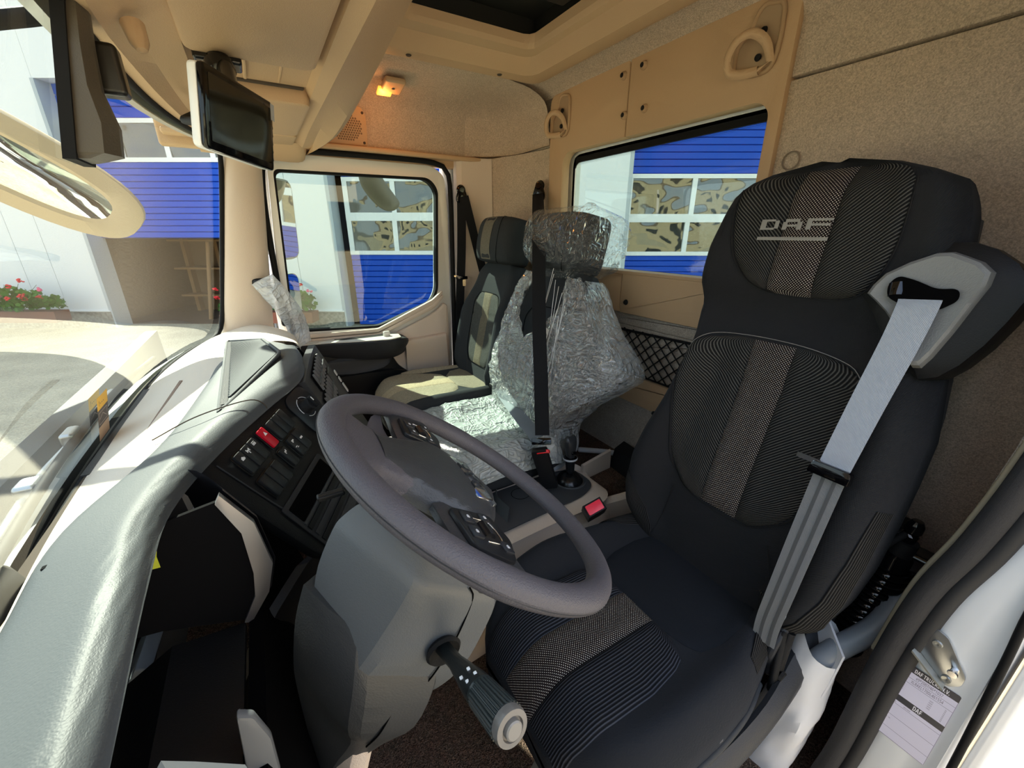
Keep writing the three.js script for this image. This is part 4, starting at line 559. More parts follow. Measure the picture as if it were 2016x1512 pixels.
    L('pad_trim', tube([[-.062, s * .106, H(.0045)], [-.036, s * .108, H(.0045)], [-.034, s * .142, H(.0045)], [-.058, s * .146, H(.0045)]], .0012, { seg: 5 }), chrome, pad);
  }
  // badge on the hub edge: chrome frame round three letters
  const bx = [[-.03, -.045], [-.003, -.04], [.004, .04], [-.018, .05]], badge = L('badge', plq([[-.03, -.056], [.006, -.05], [.006, .05], [-.03, .056]], .0045, .005, { r: .005, bevel: .0015 }), chrome, w, 'chrome badge');
  const font = await new FontLoader().loadAsync('fonts/droid/droid_sans_bold.typeface.json');
  globalThis.FONT = font;
  { const g = new TextGeometry('DAF', { font, size: .018, depth: .002, curveSegments: 3 }); g.computeBoundingBox(); const b = g.boundingBox; g.translate(-(b.max.x + b.min.x) / 2, -(b.max.y + b.min.y) / 2, 0); g.scale(1.5, 1, 1); g.applyMatrix4(new THREE.Matrix4().makeBasis(V(0, hs, 0), V(1, 0, 0).multiplyScalar(-1), V(0, 0, hs))); g.translate(-.012, 0, H(.0093)); L('badge_letters', g, M(0x2a2c30, 0.3), badge); }
  L('badge_foot', plq([[.004, -.056], [.012, -.052], [.012, -.036], [.004, -.04]], .002, .004, { r: .002 }), steel, badge);
}
// ---------------------------------------------------------------- steering column shroud and stalk, frame: axis a (up the column), b (to the driver), l (to the door)
{
  const Ca = V(.593, .803, .066).normalize(), Cl = V(0, 0, 1).addScaledVector(Ca, -Ca.z).normalize(), Cb = Cl.clone().cross(Ca).negate(); if (Cb.x < 0) Cb.negate();
  const at = (a, b, l) => WC.clone().addScaledVector(Ca, a).addScaledVector(Cb, b).addScaledVector(Cl, l).toArray();
  const s = thing('steering_column', 'grey steering column shroud below the wheel, split by a dark seam', 'steering column', at(-.5, -.1, 0));
  const sec = (a, f, cr, bk, hl) => { const half = [[lerp(f, cr, .4), hl * .5], [lerp(f, cr, .86), hl * .92], [cr + .006, hl * .99], [lerp(cr, bk, .5), hl], [bk - .012, hl * .97], [bk, hl * .84]]; return [[f, 0], ...half, ...half.slice().reverse().map(([b, l]) => [b, -l])].map(([b, l]) => at(a, b, l)); };
  part('upper_shroud', loft([sec(-.058, -.11, -.052, .03, .045), sec(-.07, -.135, -.052, .05, .06), sec(-.095, -.148, -.05, .068, .08), sec(-.116, -.15, -.05, .088, .0935), sec(-.17, -.14, -.05, .1, .095), sec(-.22, -.12, -.054, .104, .095), sec(-.262, -.098, -.056, .096, .089), sec(-.287, -.076, -.045, .085, .078), sec(-.297, -.05, -.025, .06, .055)], { closed: true, caps: true, nv: 3, crease: 0.38 }), M(0x5b5f62, 0.42, { bumpMap: grainBump, bumpScale: 0.00025 }), s);
  part('lower_shroud', loft([sec(-.2, -.143, -.07, .06, .07), sec(-.253, -.126, -.05, .07, .1), sec(-.32, -.094, -.02, .08, .102), sec(-.362, -.068, .01, .06, .09), sec(-.43, -.02, .02, .05, .07), sec(-.5, .03, .04, .06, .06)], { closed: true, caps: true, nv: 3, crease: 0.4 }), M(0x36383a, .46, { bumpMap: grainBump, bumpScale: .00025 }), s);
  part('shroud_seam', tube([at(-.1, .02, .0875), at(-.113, .032, .0915), at(-.165, .041, .0965), at(-.21, .045, .0965), at(-.26, .046, .091), at(-.292, .046, .072)], .0012, { seg: 5 }), voidM, s);
  part('lower_seam', tube([at(-.29, .012, .102), at(-.32, .012, .1035), at(-.352, .014, .095)], .0013, { seg: 5 }), voidM, s);
  part('beige_foot', loft([sec(-.375, -.03, .02, .045, .085), sec(-.48, .02, .05, .08, .1)], { closed: true, caps: true, crease: .4 }), beigeD, s);
  part('adjust_lever', rbox(at(-.1, -.155, -.05), [.035, .008, .012], .003), blackP, s);
  part('stalk_socket', lathe([[0.02, 0.002], [0.024, 0.008], [0.021, 0.012], [0.012, 0.005], [0, 0.004]], at(-.187, .029, .094), Cl.toArray()), blackP, s);
  const A = V(...at(-.187, .029, .094)), T = V(.133, .640, -.222), d = T.clone().sub(A), Ln = d.length(), q = (t) => A.clone().addScaledVector(d, t).toArray(), st = part('stalk', lathe([[0, 0], [.010, 0], [.0095, .25 * Ln], [.013, .4 * Ln], [.0165, .55 * Ln], [.0172, .62 * Ln]].map(([r, y]) => [r, y]), A.toArray(), d.toArray()), M(0x1b1f20, 0.32), s, 'black control stalk');
  const fl = []; for (let i = 0; i < 26; i++) { const t = i / 26 * 2 * Math.PI, ax = d.clone().normalize(), e1 = V(0, 1, 0).addScaledVector(ax, -ax.y).normalize(), e2 = ax.clone().cross(e1), c = e1.clone().multiplyScalar(Math.cos(t)).addScaledVector(e2, Math.sin(t)); fl.push(rod(A.clone().addScaledVector(d, .64).addScaledVector(c, .0162).toArray(), A.clone().addScaledVector(d, .94).addScaledVector(c, .0182).toArray(), .0016, .0019, 6)); }
  part('ribbed_grip', [lathe([[.0172, .62 * Ln], [.0165, .63 * Ln], [.0185, .95 * Ln], [.0165, .99 * Ln]], A.toArray(), d.toArray(), 32), ...fl], M(0x2a3030, 0.35), st);
  part('end_ring', lathe([[.0185, .94 * Ln], [.0192, .97 * Ln], [.018, 1.0 * Ln], [.0125, 1.005 * Ln], [.0118, .985 * Ln], [0, .985 * Ln]], A.toArray(), d.toArray(), 32), M(0x77736e, 0.4), st);
  part('end_button', lathe([[.0098, .985 * Ln], [.0095, 1.02 * Ln], [.008, 1.027 * Ln], [0, 1.03 * Ln]], A.toArray(), d.toArray(), 24), M(0x85817b, 0.4), st);
  { const ax = d.clone().normalize(), cam = V(0, 1.1, 0).sub(A).normalize(), e1 = V(-.2, 1, .3).addScaledVector(ax, -V(-.2, 1, .3).dot(ax)).normalize(), e2 = ax.clone().cross(e1), sy = []; for (const [t, s0] of [[.57, -.35], [.57, .35], [.5, -.2], [.5, .5]]) { const c = A.clone().addScaledVector(d, t).addScaledVector(e1, .0166 * Math.cos(s0)).addScaledVector(e2, .0166 * Math.sin(s0)); sy.push(rbox(c.toArray(), [.004, .0025, .004], .001)); } part('stalk_symbol', sy, whiteI, st); }
}
// ---------------------------------------------------------------- seat cloth
const cloth = M(0x2b2c2f, 0.85, { bumpMap: rep(twillBump(1, 1), 400, 400), bumpScale: 0.0006, specularIntensity: 0.25, sheen: 0.25, sheenColor: new THREE.Color(0.3, 0.3, 0.32), sheenRoughness: 0.5 });
const clothP = M(0x27292d, 0.9, { bumpMap: feltBump, bumpScale: 0.0006, specularIntensity: 0.2, sheen: 0.25, sheenColor: new THREE.Color(0.25, 0.27, 0.32) });
const ribA = M(0xffffff, 0.8, { map: rep(twill([0.085, 0.085, 0.088], [0.36, 0.355, 0.34], 1, 1), 125, 125), bumpMap: rep(twillBump(1, 1), 125, 125), bumpScale: 0.0011, specularIntensity: 0.25 });
const ribB = M(0xffffff, 0.8, { map: rep(twill([0.085, 0.085, 0.088], [0.36, 0.355, 0.34], 1, -1), 125, 125), bumpMap: rep(twillBump(1, -1), 125, 125), bumpScale: 0.0011, specularIntensity: 0.25 });
const ribL = M(0xffffff, 0.8, { map: rep(twill([0.075, 0.08, 0.095], [0.29, 0.3, 0.33], 1, 0), 155, 155), bumpMap: rep(twillBump(1, 0), 155, 155), bumpScale: 0.0011, specularIntensity: 0.25 });
const ribS = M(0xffffff, 0.8, { map: rep(twill([0.06, 0.06, 0.064], [0.26, 0.26, 0.26], 1, 0), 190, 190), bumpMap: rep(twillBump(1, 0), 190, 190), bumpScale: 0.001, specularIntensity: 0.25 });
const dots = M(0xffffff, 0.8, { map: rep(dtex(64, 64, (u, v) => { let m = 0; for (const [a, b] of [[.25, .25], [.75, .75]]) { const dx = u - a, dy = v - b, q = Math.hypot(dx * 1.25, dy); m = Math.max(m, 1 - sm(.13, .22, q)); } return [0.13, 0.105, 0.105].map((q, i) => lerp(q, [.88, .85, .80][i], m)); }), 165, 165), bumpMap: rep(dtex(64, 64, (u, v) => { let m = 0; for (const [a, b] of [[.25, .25], [.75, .75]]) m = Math.max(m, 1 - sm(.1, .26, Math.hypot(u - a, v - b))); return m; }, [1, 1], false), 165, 165), bumpScale: 0.001, specularIntensity: 0.2 });
const thread = M(0x8a8884, 0.7);
// ---------------------------------------------------------------- driver's seat: back frame s (to the passenger), t (up the back), h (forward)
{
  const O = V(.872, .3, -.47), S = V(0, 0, -1), T = V(.196, .98, 0).normalize(), N = V(-.98, .196, 0).normalize();
  const W = (s, t, h) => O.clone().addScaledVector(S, s).addScaledVector(T, t).addScaledVector(N, h).toArray();
  const seat = thing('driver_seat', 'black cloth driver seat with high integrated headrest, dotted centre stripe and belt guide', 'seat', [.6, FLY, -.47]);
  const wl = table([-.08, -.02, .03, .09, .18, .27, .37, .46, .52, .56, .62, .69, .78, .86, .90, .93, .95, .96], [.19, .235, .262, .28, .28, .262, .232, .212, .206, .21, .232, .238, .226, .205, .19, .165, .11, .03]);
  const wr = table([-.08, -.02, .03, .09, .18, .27, .37, .46, .55, .62, .69, .78, .86, .905, .93, .945, .955, .96], [.20, .245, .268, .285, .297, .30, .302, .30, .283, .268, .256, .246, .23, .212, .165, .12, .06, .03]);
  const H = (s, t) => { const w = s > 0 ? wl(t) : wr(t), u = Math.abs(s) / Math.max(w, 1e-3), bo = sm(.5, .84, u) * (0.052 * (1 - sm(.45, .66, t)) + 0.018 * sm(.66, .8, t)) * sm(-.08, .05, t); const edge = -0.045 * Math.pow(Math.max(0, (u - .84) / .16), 2.2); const hd = 0.028 * sm(.64, .72, t) - 0.04 * sm(.88, .965, t), lum = 0.016 * Math.exp(-Math.pow((t - .2) / .16, 2)); const crs = -0.007 * Math.exp(-Math.pow((t - .475 - .05 * Math.abs(s)) / .012, 2)) * (Math.abs(s) < .13 ? 1 : 0) * (Math.abs(s) > .05 ? 1 : .6), dip = -0.008 * Math.exp(-Math.pow((t - .63) / .035, 2)); return bo + edge + hd + lum + crs + dip; };
  const rows = [], tt = []; for (let i = 0; i <= 58; i++) tt.push(lerp(-.08, .96, i / 58));
  for (const t of tt) { const a = wl(t), b = wr(t), r = []; for (let i = 0; i <= 34; i++) { const u = -1 + i / 17, s = u < 0 ? u * b : u * a; r.push(W(s, t, H(s, t))); } const bk = -.10 + .05 * sm(.86, .96, t) + .02 * sm(.02, -.08, t); r.push(W(a * 1.005, t, bk * .55), W(a * .97, t, bk * .9), W(a * .7, t, bk), W(-b * .7, t, bk), W(-b * .97, t, bk * .9), W(-b * 1.005, t, bk * .55)); rows.push(r); }
  const back = part('backrest', loft(rows, { closed: true, caps: true, crease: 0.9 }), cloth, seat);
  const patch = (tA, sL, sR, off, puff, n = 30, m = 26) => { const fl = table(tA, sL), fr = table(tA, sR), R = []; for (let j = 0; j <= n; j++) { const t = lerp(tA[0], tA[tA.length - 1], j / n), l = fl(t), r = fr(t), row = []; for (let i = 0; i <= m; i++) { const u = i / m, s = lerp(r, l, u), e = Math.min(1, Math.min(u, 1 - u) * (l - r) / .018, Math.min(j, n - j) / n * (tA[tA.length - 1] - tA[0]) / .018 + (j && j < n ? 0.02 : 0)); row.push(W(s, t, H(s, t) + off + puff * Math.pow(clamp(e, 0, 1), .55))); } R.push(row); } return loft(R, { crease: 9 }); };
  const hT = [.682, .69, .705, .73, .76, .80, .86, .905, .93, .945], hL = [.02, .06, .09, .116, .138, .15, .158, .155, .125, .075], hR = [-.075, -.115, -.135, -.147, -.156, -.16, -.157, -.151, -.13, -.085];
  const stripeCut = (v, lo, hi) => v.map((q) => clamp(q, lo, hi));
  part('headrest_panel', patch(hT, hL, stripeCut(hR, .046, 1).map((q, i) => Math.min(.046, hL[i])), .001, .010), ribB, seat, 'ribbed headrest panel'); part('headrest_panel', patch(hT, stripeCut(hL, -1, -.046), hR, .001, .010), ribA, seat, 'ribbed headrest panel');
  part('centre_stripe', patch(hT, stripeCut(hL, -1, .046), stripeCut(hR, -.046, 1), .0015, .010), dots, seat, 'white-dotted centre stripe');
  const bT = [.147, .16, .19, .225, .30, .375, .45, .52, .545, .562, .575], bL = [.075, .105, .135, .158, .17, .178, .188, .196, .176, .15, .09], bR = [-.075, -.10, -.135, -.158, -.172, -.18, -.186, -.192, -.17, -.14, -.09];
  part('back_panel', patch(bT, bL, bL.map(() => .046), .001, .009), ribB, seat, 'ribbed back panel'); part('back_panel', patch(bT, bR.map(() => -.046), bR, .001, .009), ribA, seat, 'ribbed back panel');
  part('centre_stripe', patch(bT, bT.map(() => .046), bT.map(() => -.046), .0015, .009), dots, seat, 'white-dotted centre stripe');
  const seam = (pts, off = .004, r = .0009, m = thread, n = 5) => part('seam', tube(pts.map(([s, t]) => W(s, t, H(s, t) + off)), r, { seg: 5, n }), m, back);
  const seamD = M(0x101012, 0.9);
  seam([[.197, .515], [.176, .547], [.14, .572], [.05, .582], [-.06, .58], [-.14, .566], [-.172, .547], [-.194, .515]]); seam(bT.slice(0, 8).map((t, i) => [bL[i] + .003, t]), .003, .0012, seamD, 4); seam(bT.slice(0, 8).map((t, i) => [bR[i] - .003, t]), .003, .0012, seamD, 4); seam([[.075, .145], [0, .138], [-.075, .145]], .003, .0012, seamD);
  seam([...hT.slice(0, 8).map((t, i) => [hL[i] + .003, t])].reverse().concat(hT.slice(0, 8).map((t, i) => [hR[i] - .003, t])), .003, .0013, seamD, 4);
  seam([[.13, .14], [.14, .05], [.155, -.03]], .002, .001, seamD); seam([[-.13, .13], [-.165, .05], [-.19, -.04]], .002, .001, seamD);
  seam([[.16, .93], [.172, .86], [.18, .8]], .002, .001, seamD);
  // ribbed side gussets low on both bolsters
  part('side_gusset', patch([-.05, -.01, .04, .1, .13], [.25, .26, .272, .272, .262], [.16, .16, .18, .225, .25], .0015, .004), ribS, seat, 'ribbed bolster gusset');
  part('side_gusset', patch([-.08, -.04, .02, .1, .2, .32], [-.19, -.2, -.235, -.262, -.275, -.283], [-.205, -.245, -.27, -.288, -.297, -.30], .0015, .003), ribS, seat, 'ribbed bolster gusset');
  part('side_gusset', patch([-.075, -.03, .0, .02], [-.165, -.16, -.15, -.145], [-.2, -.2, -.198, -.19], .003, .006), ribS, seat, 'ribbed bolster gusset');
  // silver embroidered mark across the headrest stripe: three letters over a bar
  const ink = M(0x8d8b86, 0.45), mark = (p) => part('embroidery', patch([p[1], (p[1] + p[3]) / 2, p[3]], [p[2], p[2], p[2]], [p[0], p[0], p[0]], .0128, .0012, 4, 10), ink, back);
  { const y0 = .816, y1 = .838, h = (y1 - y0) / 5, letter = (x, segs) => segs.forEach(([a, b, c, d]) => mark([x - c * .0072, y0 + b * h, x - a * .0072, y0 + d * h])); // letters drawn leftwards = +s
    letter(.092, [[0, 0, 1.7, 5], [1.7, 4, 4.2, 5], [1.7, 0, 4.2, 1], [4.2, .6, 5.4, 4.4]]); letter(.045, [[0, 0, 1.3, 3.6], [.6, 3.6, 4.6, 5], [4, 0, 5.4, 3.6], [1.3, 1.4, 4, 2.4]]); letter(-.002, [[0, 0, 1.4, 5], [1.4, 3.9, 6.6, 5], [1.4, 1.7, 6.2, 2.8]]); mark([-.05, .794, .092, .801]); }
  // cushion: d forward from the back, s to the passenger
  const CO = V(.9, .25, -.475), C = (d, s, y) => [CO.x - d, CO.y + y, CO.z - s];
  const cl = table([0, .1, .22, .34, .44, .52, .57, .60, .61], [.25, .27, .29, .295, .285, .255, .205, .16, .13]), cr = table([0, .1, .2, .3, .4, .48, .54, .58, .61], [.20, .225, .25, .258, .256, .243, .215, .175, .13]);
  const CH = (d, s) => { const w = s > 0 ? cl(d) : cr(d), u = Math.abs(s) / w; return 0.035 * sm(.55, .85, u) * (1 - sm(.35, .58, d)) * (s > 0 ? 1.2 : .7) - .05 * Math.pow(Math.max(0, (u - .8) / .2), 2.2) + .012 * sm(.22, .3, d) - .075 * Math.pow(Math.max(0, (d - .5) / .11), 2) + 0.004 * sm(.3, .5, d); };
  const cr_ = []; for (let j = 0; j <= 30; j++) { const d = lerp(-.03, .61, j / 30), a = cl(d), b = cr(d), r = []; for (let i = 0; i <= 32; i++) { const u = -1 + i / 16, s = u < 0 ? u * b : u * a; r.push(C(d, s, CH(d, s))); } r.push(C(d, a * 1.0, -.09), C(d, a * .9, -.12), C(d, -b * .9, -.12), C(d, -b * 1.0, -.09)); cr_.push(r); }
  part('cushion', loft(cr_, { closed: true, caps: true, crease: 0.9 }), clothP, seat);
  const cp = (dA, sL, sR, off, puff, n = 26, m = 24) => { const fl = table(dA, sL), fr = table(dA, sR), R = []; for (let j = 0; j <= n; j++) { const d = lerp(dA[0], dA[dA.length - 1], j / n), l = fl(d), r = fr(d), row = []; for (let i = 0; i <= m; i++) { const u = i / m, s = lerp(r, l, u), e = Math.min(1, Math.min(u, 1 - u) * (l - r) / .02, Math.min(j, n - j) / n * (dA[dA.length - 1] - dA[0]) / .02); row.push(C(d, s, CH(d, s) + off + puff * Math.pow(clamp(e, 0, 1), .55))); } R.push(row); } return loft(R, { crease: 9 }); };
  const fD = [.265, .275, .29, .32, .4, .5, .56, .605], fL = [.09, .12, .145, .156, .158, .156, .15, .14], fR = [-.09, -.12, -.143, -.154, -.165, -.162, -.155, -.14];
  part('thigh_panel', cp(fD, fL, fL.map(() => .046), .001, .010), ribL, seat, 'ribbed thigh panel'); part('thigh_panel', cp(fD, fR.map(() => -.046), fR, .001, .010), ribL, seat, 'ribbed thigh panel'); part('centre_stripe', cp(fD, fD.map(() => .046), fD.map(() => -.046), .0015, .010), dots, seat, 'white-dotted centre stripe');
  part('seat_panel', cp([.0, .02, .1, .18, .235, .252, .262], [.14, .15, .165, .165, .15, .12, .085], [-.14, -.15, -.165, -.165, -.15, -.12, -.085], .001, .007), M(0x202328, 0.92, { bumpMap: feltBump, bumpScale: 0.0005, specularIntensity: 0.15, sheen: 0.2, sheenColor: new THREE.Color(0.2, 0.21, 0.24) }), seat, 'smooth rear seat panel');
  part('side_gusset', cp([.0, .05, .11, .15], [.262, .275, .28, .27], [.175, .185, .21, .25], .002, .004), ribS, seat); part('side_gusset', cp([.0, .05, .1, .16], [-.165, -.175, -.19, -.215], [-.195, -.21, -.222, -.235], .002, .004), ribS, seat);
  const zipp = []; for (let i = 0; i < 74; i++) { const d = .30 + i * .0037, b = cr(d); zipp.push(rbox(C(d, -b * .992, -.062 - .01 * sm(.5, .6, d)), [.0018, .007, .004], .0006)); }
  part('zip', zipp, M(0x7a7a7c, 0.5), seat).userData.kind = 'stuff';
  part('cushion_edge', tube([.12, .2, .3, .4, .48, .54, .58].map((d) => C(d, -cr(d) * 1.0, -.082)), .007, { seg: 6 }), charP, seat);
  // plastic base: long side valance, suspension bellows, front handle
  part('side_valance', shell([[C(-.24, -.235, .10), C(-.1, -.238, .04), C(.02, -.245, -.035), C(.15, -.262, -.075), C(.3, -.262, -.095), C(.44, -.245, -.105), C(.55, -.19, -.115)], [C(-.25, -.262, .05), C(-.1, -.268, -.01), C(.02, -.275, -.065), C(.15, -.285, -.105), C(.3, -.285, -.125), C(.45, -.265, -.135), C(.57, -.2, -.14)], [C(-.22, -.25, -.1), C(-.1, -.258, -.13), C(.02, -.27, -.15), C(.15, -.275, -.165), C(.3, -.27, -.175), C(.43, -.25, -.18), C(.53, -.19, -.18)]], [0, -.006, -.01], { nu: 4, nv: 3, crease: 0.8 }), darkP, seat);
  part('side_valance', shell([[C(-.1, .26, .0), C(.1, .28, -.04), C(.4, .28, -.1)], [C(-.1, .28, -.12), C(.1, .295, -.14), C(.4, .29, -.16)], [C(-.1, .27, -.2), C(.1, .28, -.21), C(.4, .27, -.22)]], [0, -.004, -.008], { nu: 3, nv: 2 }), charP, seat);
  part('bellows', loft([0, 1, 2, 3, 4, 5, 6].map((i) => { const y = -.13 - i * .042, k = i % 2 ? .18 : .205; return [C(.05, k, y), C(.05, -k, y), C(.45, -k, y), C(.45, k, y)]; }), { closed: true, caps: true, crease: 0.3 }), blackP, seat);
  part('seat_rail', [rbox([.6, FLY + .012, -.62], [.6, .024, .05], .004), rbox([.6, FLY + .012, -.32], [.6, .024, .05], .004)], blackP, seat);
  part('rail_foot', rbox(C(.24, -.27, -.33), [.05, .05, .035], .008), blackP, seat);
  part('front_handle', [plate(C(.6, -.11, -.19), [0, 0, 1], [-.4, -.9, 0], rect(-.06, -.03, .06, .06), .012, { r: .012, bevel: .004 }), rod(C(.585, -.2, -.135), C(.605, .1, -.135), .009)], M(0x9a958c, 0.4), seat, 'grey adjuster handle plate');
  part('handle_symbol', plate(C(.613, -.06, -.2), [0, 0, 1], [-.4, -.9, 0], [[-.004, -.003], [.004, -.003], [0, .005]], .002), M(0x3a5a9a, 0.5), seat);
  part('recliner_cover', plate(C(-.02, -.215, .0), [1, 0, 0], [0, 1, 0], [[-.1, -.1], [.1, -.12], [.14, .0], [.08, .12], [-.02, .1], [-.12, .0]], -.02 + .035, { r: .03, bevel: .008 }), darkP, seat);
  part('care_label', shell([[W(-.222, .045, .055), W(-.215, -.01, .05)], [W(-.208, .05, .07), W(-.205, -.015, .065)]], [.001, 0, .001]), M(0x8a98a4, 0.25), seat, 'small shiny care label');
  part('buckle_stalk', tube([C(.06, -.225, .03), C(.09, -.24, -.04), C(.10, -.245, -.09)], .008), blackP, seat);
  // seat back shell with the folded armrest on the passenger side
  part('back_shell', loft([-.06, .1, .3, .5, .7, .86].map((t) => { const a = wl(t), b = wr(t); return [W(a * .96, t, -.075), W(a * .98, t, -.11), W(a * .6, t, -.135), W(-b * .6, t, -.135), W(-b * .98, t, -.11), W(-b * .96, t, -.075)]; }), { nv: 3, crease: 0.7 }), charP, seat);
  const arm = part('armrest', loft([[.02, .10, .03], [.1, .11, .028], [.25, .1, .026], [.38, .075, .024], [.45, .045, .02]].map(([t, hd, th], i) => { const s0 = wl(t) + .004, h0 = [-.02, -.02, -.03, -.045, -.06][i]; return [W(s0, t, h0 - hd), W(s0, t, h0), W(s0 + th * .5, t, h0 + .006), W(s0 + th, t, h0), W(s0 + th, t, h0 - hd)]; }), { closed: true, caps: true, nv: 4, crease: 0.6 }), M(0x85898b, 0.5, { bumpMap: grainBump, bumpScale: 0.0004 }), seat, 'grey folded armrest');
  part('armrest_latch', [plate(W(wl(.42) + .03, .42, -.075), [-.98, .196, 0], [.196, .98, 0], rect(-.012, -.06, .018, .045), .012, { r: .01, bevel: .004 })], blackP, arm); part('armrest_button', plate(W(wl(.42) + .043, .41, -.072), [-.98, .196, 0], [.196, .98, 0], rect(-.004, -.035, .008, .02), .006, { r: .004, bevel: .002 }), M(0x9da0a2, 0.35), arm);
  part('armrest_pivot', lathe([[0, .004], [.006, .004], [.007, 0]], W(wl(.27) + .033, .29, -.04), [0, 0, -1]), blackP, arm);
  // belt guide on the door-side shoulder
  const gf = [[-.15, .70], [-.166, .737], [-.222, .774], [-.256, .77], [-.292, .748], [-.286, .70], [-.265, .61], [-.247, .588], [-.212, .64], [-.185, .672]], gb = [[-.13, .70], [-.15, .752], [-.222, .80], [-.285, .79], [-.335, .742], [-.33, .68], [-.30, .60], [-.258, .562], [-.20, .61], [-.16, .665]];
  const gl = (pts, h, k = 1) => pts.map(([s, t]) => W(-.225 + (s + .225) * k, .69 + (t - .69) * k, h));
  const gd = part('belt_guide', loft([gl(gf, .0, 1.06), gl(gf, .04, 1.04), gl(gf, .052, 1), gl(gf, .056, .93), gl(gf, .052, .6), gl(gf, .05, .3)], { closed: true, caps: true, nu: 2, crease: 0.6 }), M(0x7b7d7d, .42, { bumpMap: grainBump, bumpScale: .0004 }), seat, 'grey belt guide');
  part('guide_housing', loft([gl(gb, -.09, .9), gl(gb, -.05, 1), gl(gb, .0, 1), gl(gb, .025, .97), gl(gf, .036, 1.03)], { closed: true, caps: true, nu: 2, crease: 0.6 }), blackP, gd);
  part('guide_slot', plate(W(-.222, .712, .0545), S.clone().negate().toArray(), T.toArray(), [[-.045, .006], [-.035, .022], [-.01, .016], [.02, .004], [.045, .008], [.05, -.01], [.03, -.03], [-.01, -.03], [-.04, -.016]], .006, { r: .01 }), voidM, gd);
  part('guide_roller', rod(W(-.188, .722, .05), W(-.193, .70, .052), .013), gloss, gd);
  // strap from the guide over the bolster to the base; tongue parked on it
  const bm = (s, t, h) => W(s, t, h);
  const bp = [bm(-.226, .70, .058), bm(-.228, .68, .066), bm(-.226, .62, .07), bm(-.217, .5, .075), bm(-.208, .37, .078)], dirs = [[0, .1, 1]];
  const belt = thing('seat_belt', 'light grey seat belt hanging from the guide on the driver seat shoulder', 'seat belt', W(-.2, .0, .06));
  part('webbing', strap(bp, [[0.05, .12, 1]], [.056, .05]), webbingG, belt, 'light grey upper webbing');
  const lw = [bm(-.207, .37, .076), bm(-.205, .2, .08), bm(-.203, .08, .078), bm(-.2, .0, .07), bm(-.203, -.05, .066)];
  part('lower_webbing', strap(lw, [[.05, .12, 1]], [.052, .045]), M(0x77797b, 0.65, { bumpMap: rep(twillBump(4, 4), 90, 90), bumpScale: 0.0004 }), belt, 'striped grey lower webbing');
  for (const k of [-.011, .008]) part('webbing_stripe', strap(lw.map((p) => V(...p).addScaledVector(N, .0012).addScaledVector(S, k).toArray()), [[.05, .12, 1]], .006, .0006), M(0x4c4e50, 0.7), belt);
  part('tongue', plate(W(-.206, .365, .072), S.clone().negate().toArray(), T.toArray(), [[-.036, -.014], [.036, -.014], [.034, .012], [-.03, .012]], .018, { r: .006, bevel: .003 }), gloss, belt, 'black belt tongue');
  part('tongue_plate', plate(W(-.176, .374, .083), S.clone().negate().toArray(), T.toArray(), rect(-.03, -.004, .012, .006), .003, { r: .002 }), chrome, belt);
  part('belt_anchor', [rod(C(.045, -.232, .03), C(.075, -.24, -.05), .010), lathe([[0, .006], [.012, .006], [.014, 0]], C(.08, -.25, -.06), [0, 0, 1])], blackP, belt);
}
// ---------------------------------------------------------------- passenger seats (front face x, cushion top y, centre z)
const pcloth = M(0x34373a, 0.85, { bumpMap: feltBump, bumpScale: 0.0006, specularIntensity: 0.25 }), pmid = M(0xffffff, 0.9, { map: feltMap([0.29, 0.295, 0.285]), bumpMap: feltBump, bumpScale: 0.001, specularIntensity: 0.2 }), pstripe = M(0xffffff, 0.9, { map: feltMap([0.42, 0.395, 0.34]), bumpMap: feltBump, bumpScale: 0.001, specularIntensity: 0.2 });
const pcush = M(0xffffff, 0.9, { map: feltMap([0.60, 0.565, 0.49]), bumpMap: feltBump, bumpScale: 0.001, specularIntensity: 0.2 });
const PB = (zc) => { const O = V(.90, .40, zc), T = V(.225, .974, 0).normalize(), N = V(-.974, .225, 0).normalize(); return (s, t, h) => O.clone().addScaledVector(T, t).addScaledVector(N, h).add(V(0, 0, -s)).toArray(); };
const pw = table([-.06, .0, .1, .2, .3, .4, .48, .54, .57, .585], [.17, .205, .225, .228, .22, .205, .19, .175, .14, .08]);
const PH = (s, t) => { const u = Math.abs(s) / pw(t); return .05 * sm(.5, .85, u) * (1 - sm(.3, .5, t)) * sm(-.06, .06, t) - .04 * Math.pow(Math.max(0, (u - .82) / .18), 2.2) - .02 * sm(.5, .585, t) - .006 * Math.exp(-Math.pow((t - .31) / .012, 2)) * (u < .6 ? 1 : 0) + .04; };
const pcl = table([-.03, .1, .3, .45, .53, .56, .57], [.19, .225, .235, .23, .205, .16, .12]);
const PCH = (d, s) => { const u = Math.abs(s) / pcl(d); return .018 * sm(.6, .85, u) * (1 - sm(.3, .55, d)) - .045 * Math.pow(Math.max(0, (u - .84) / .16), 2.2) - .07 * Math.pow(Math.max(0, (d - .46) / .11), 2) + .012 * sm(.0, .5, d); };
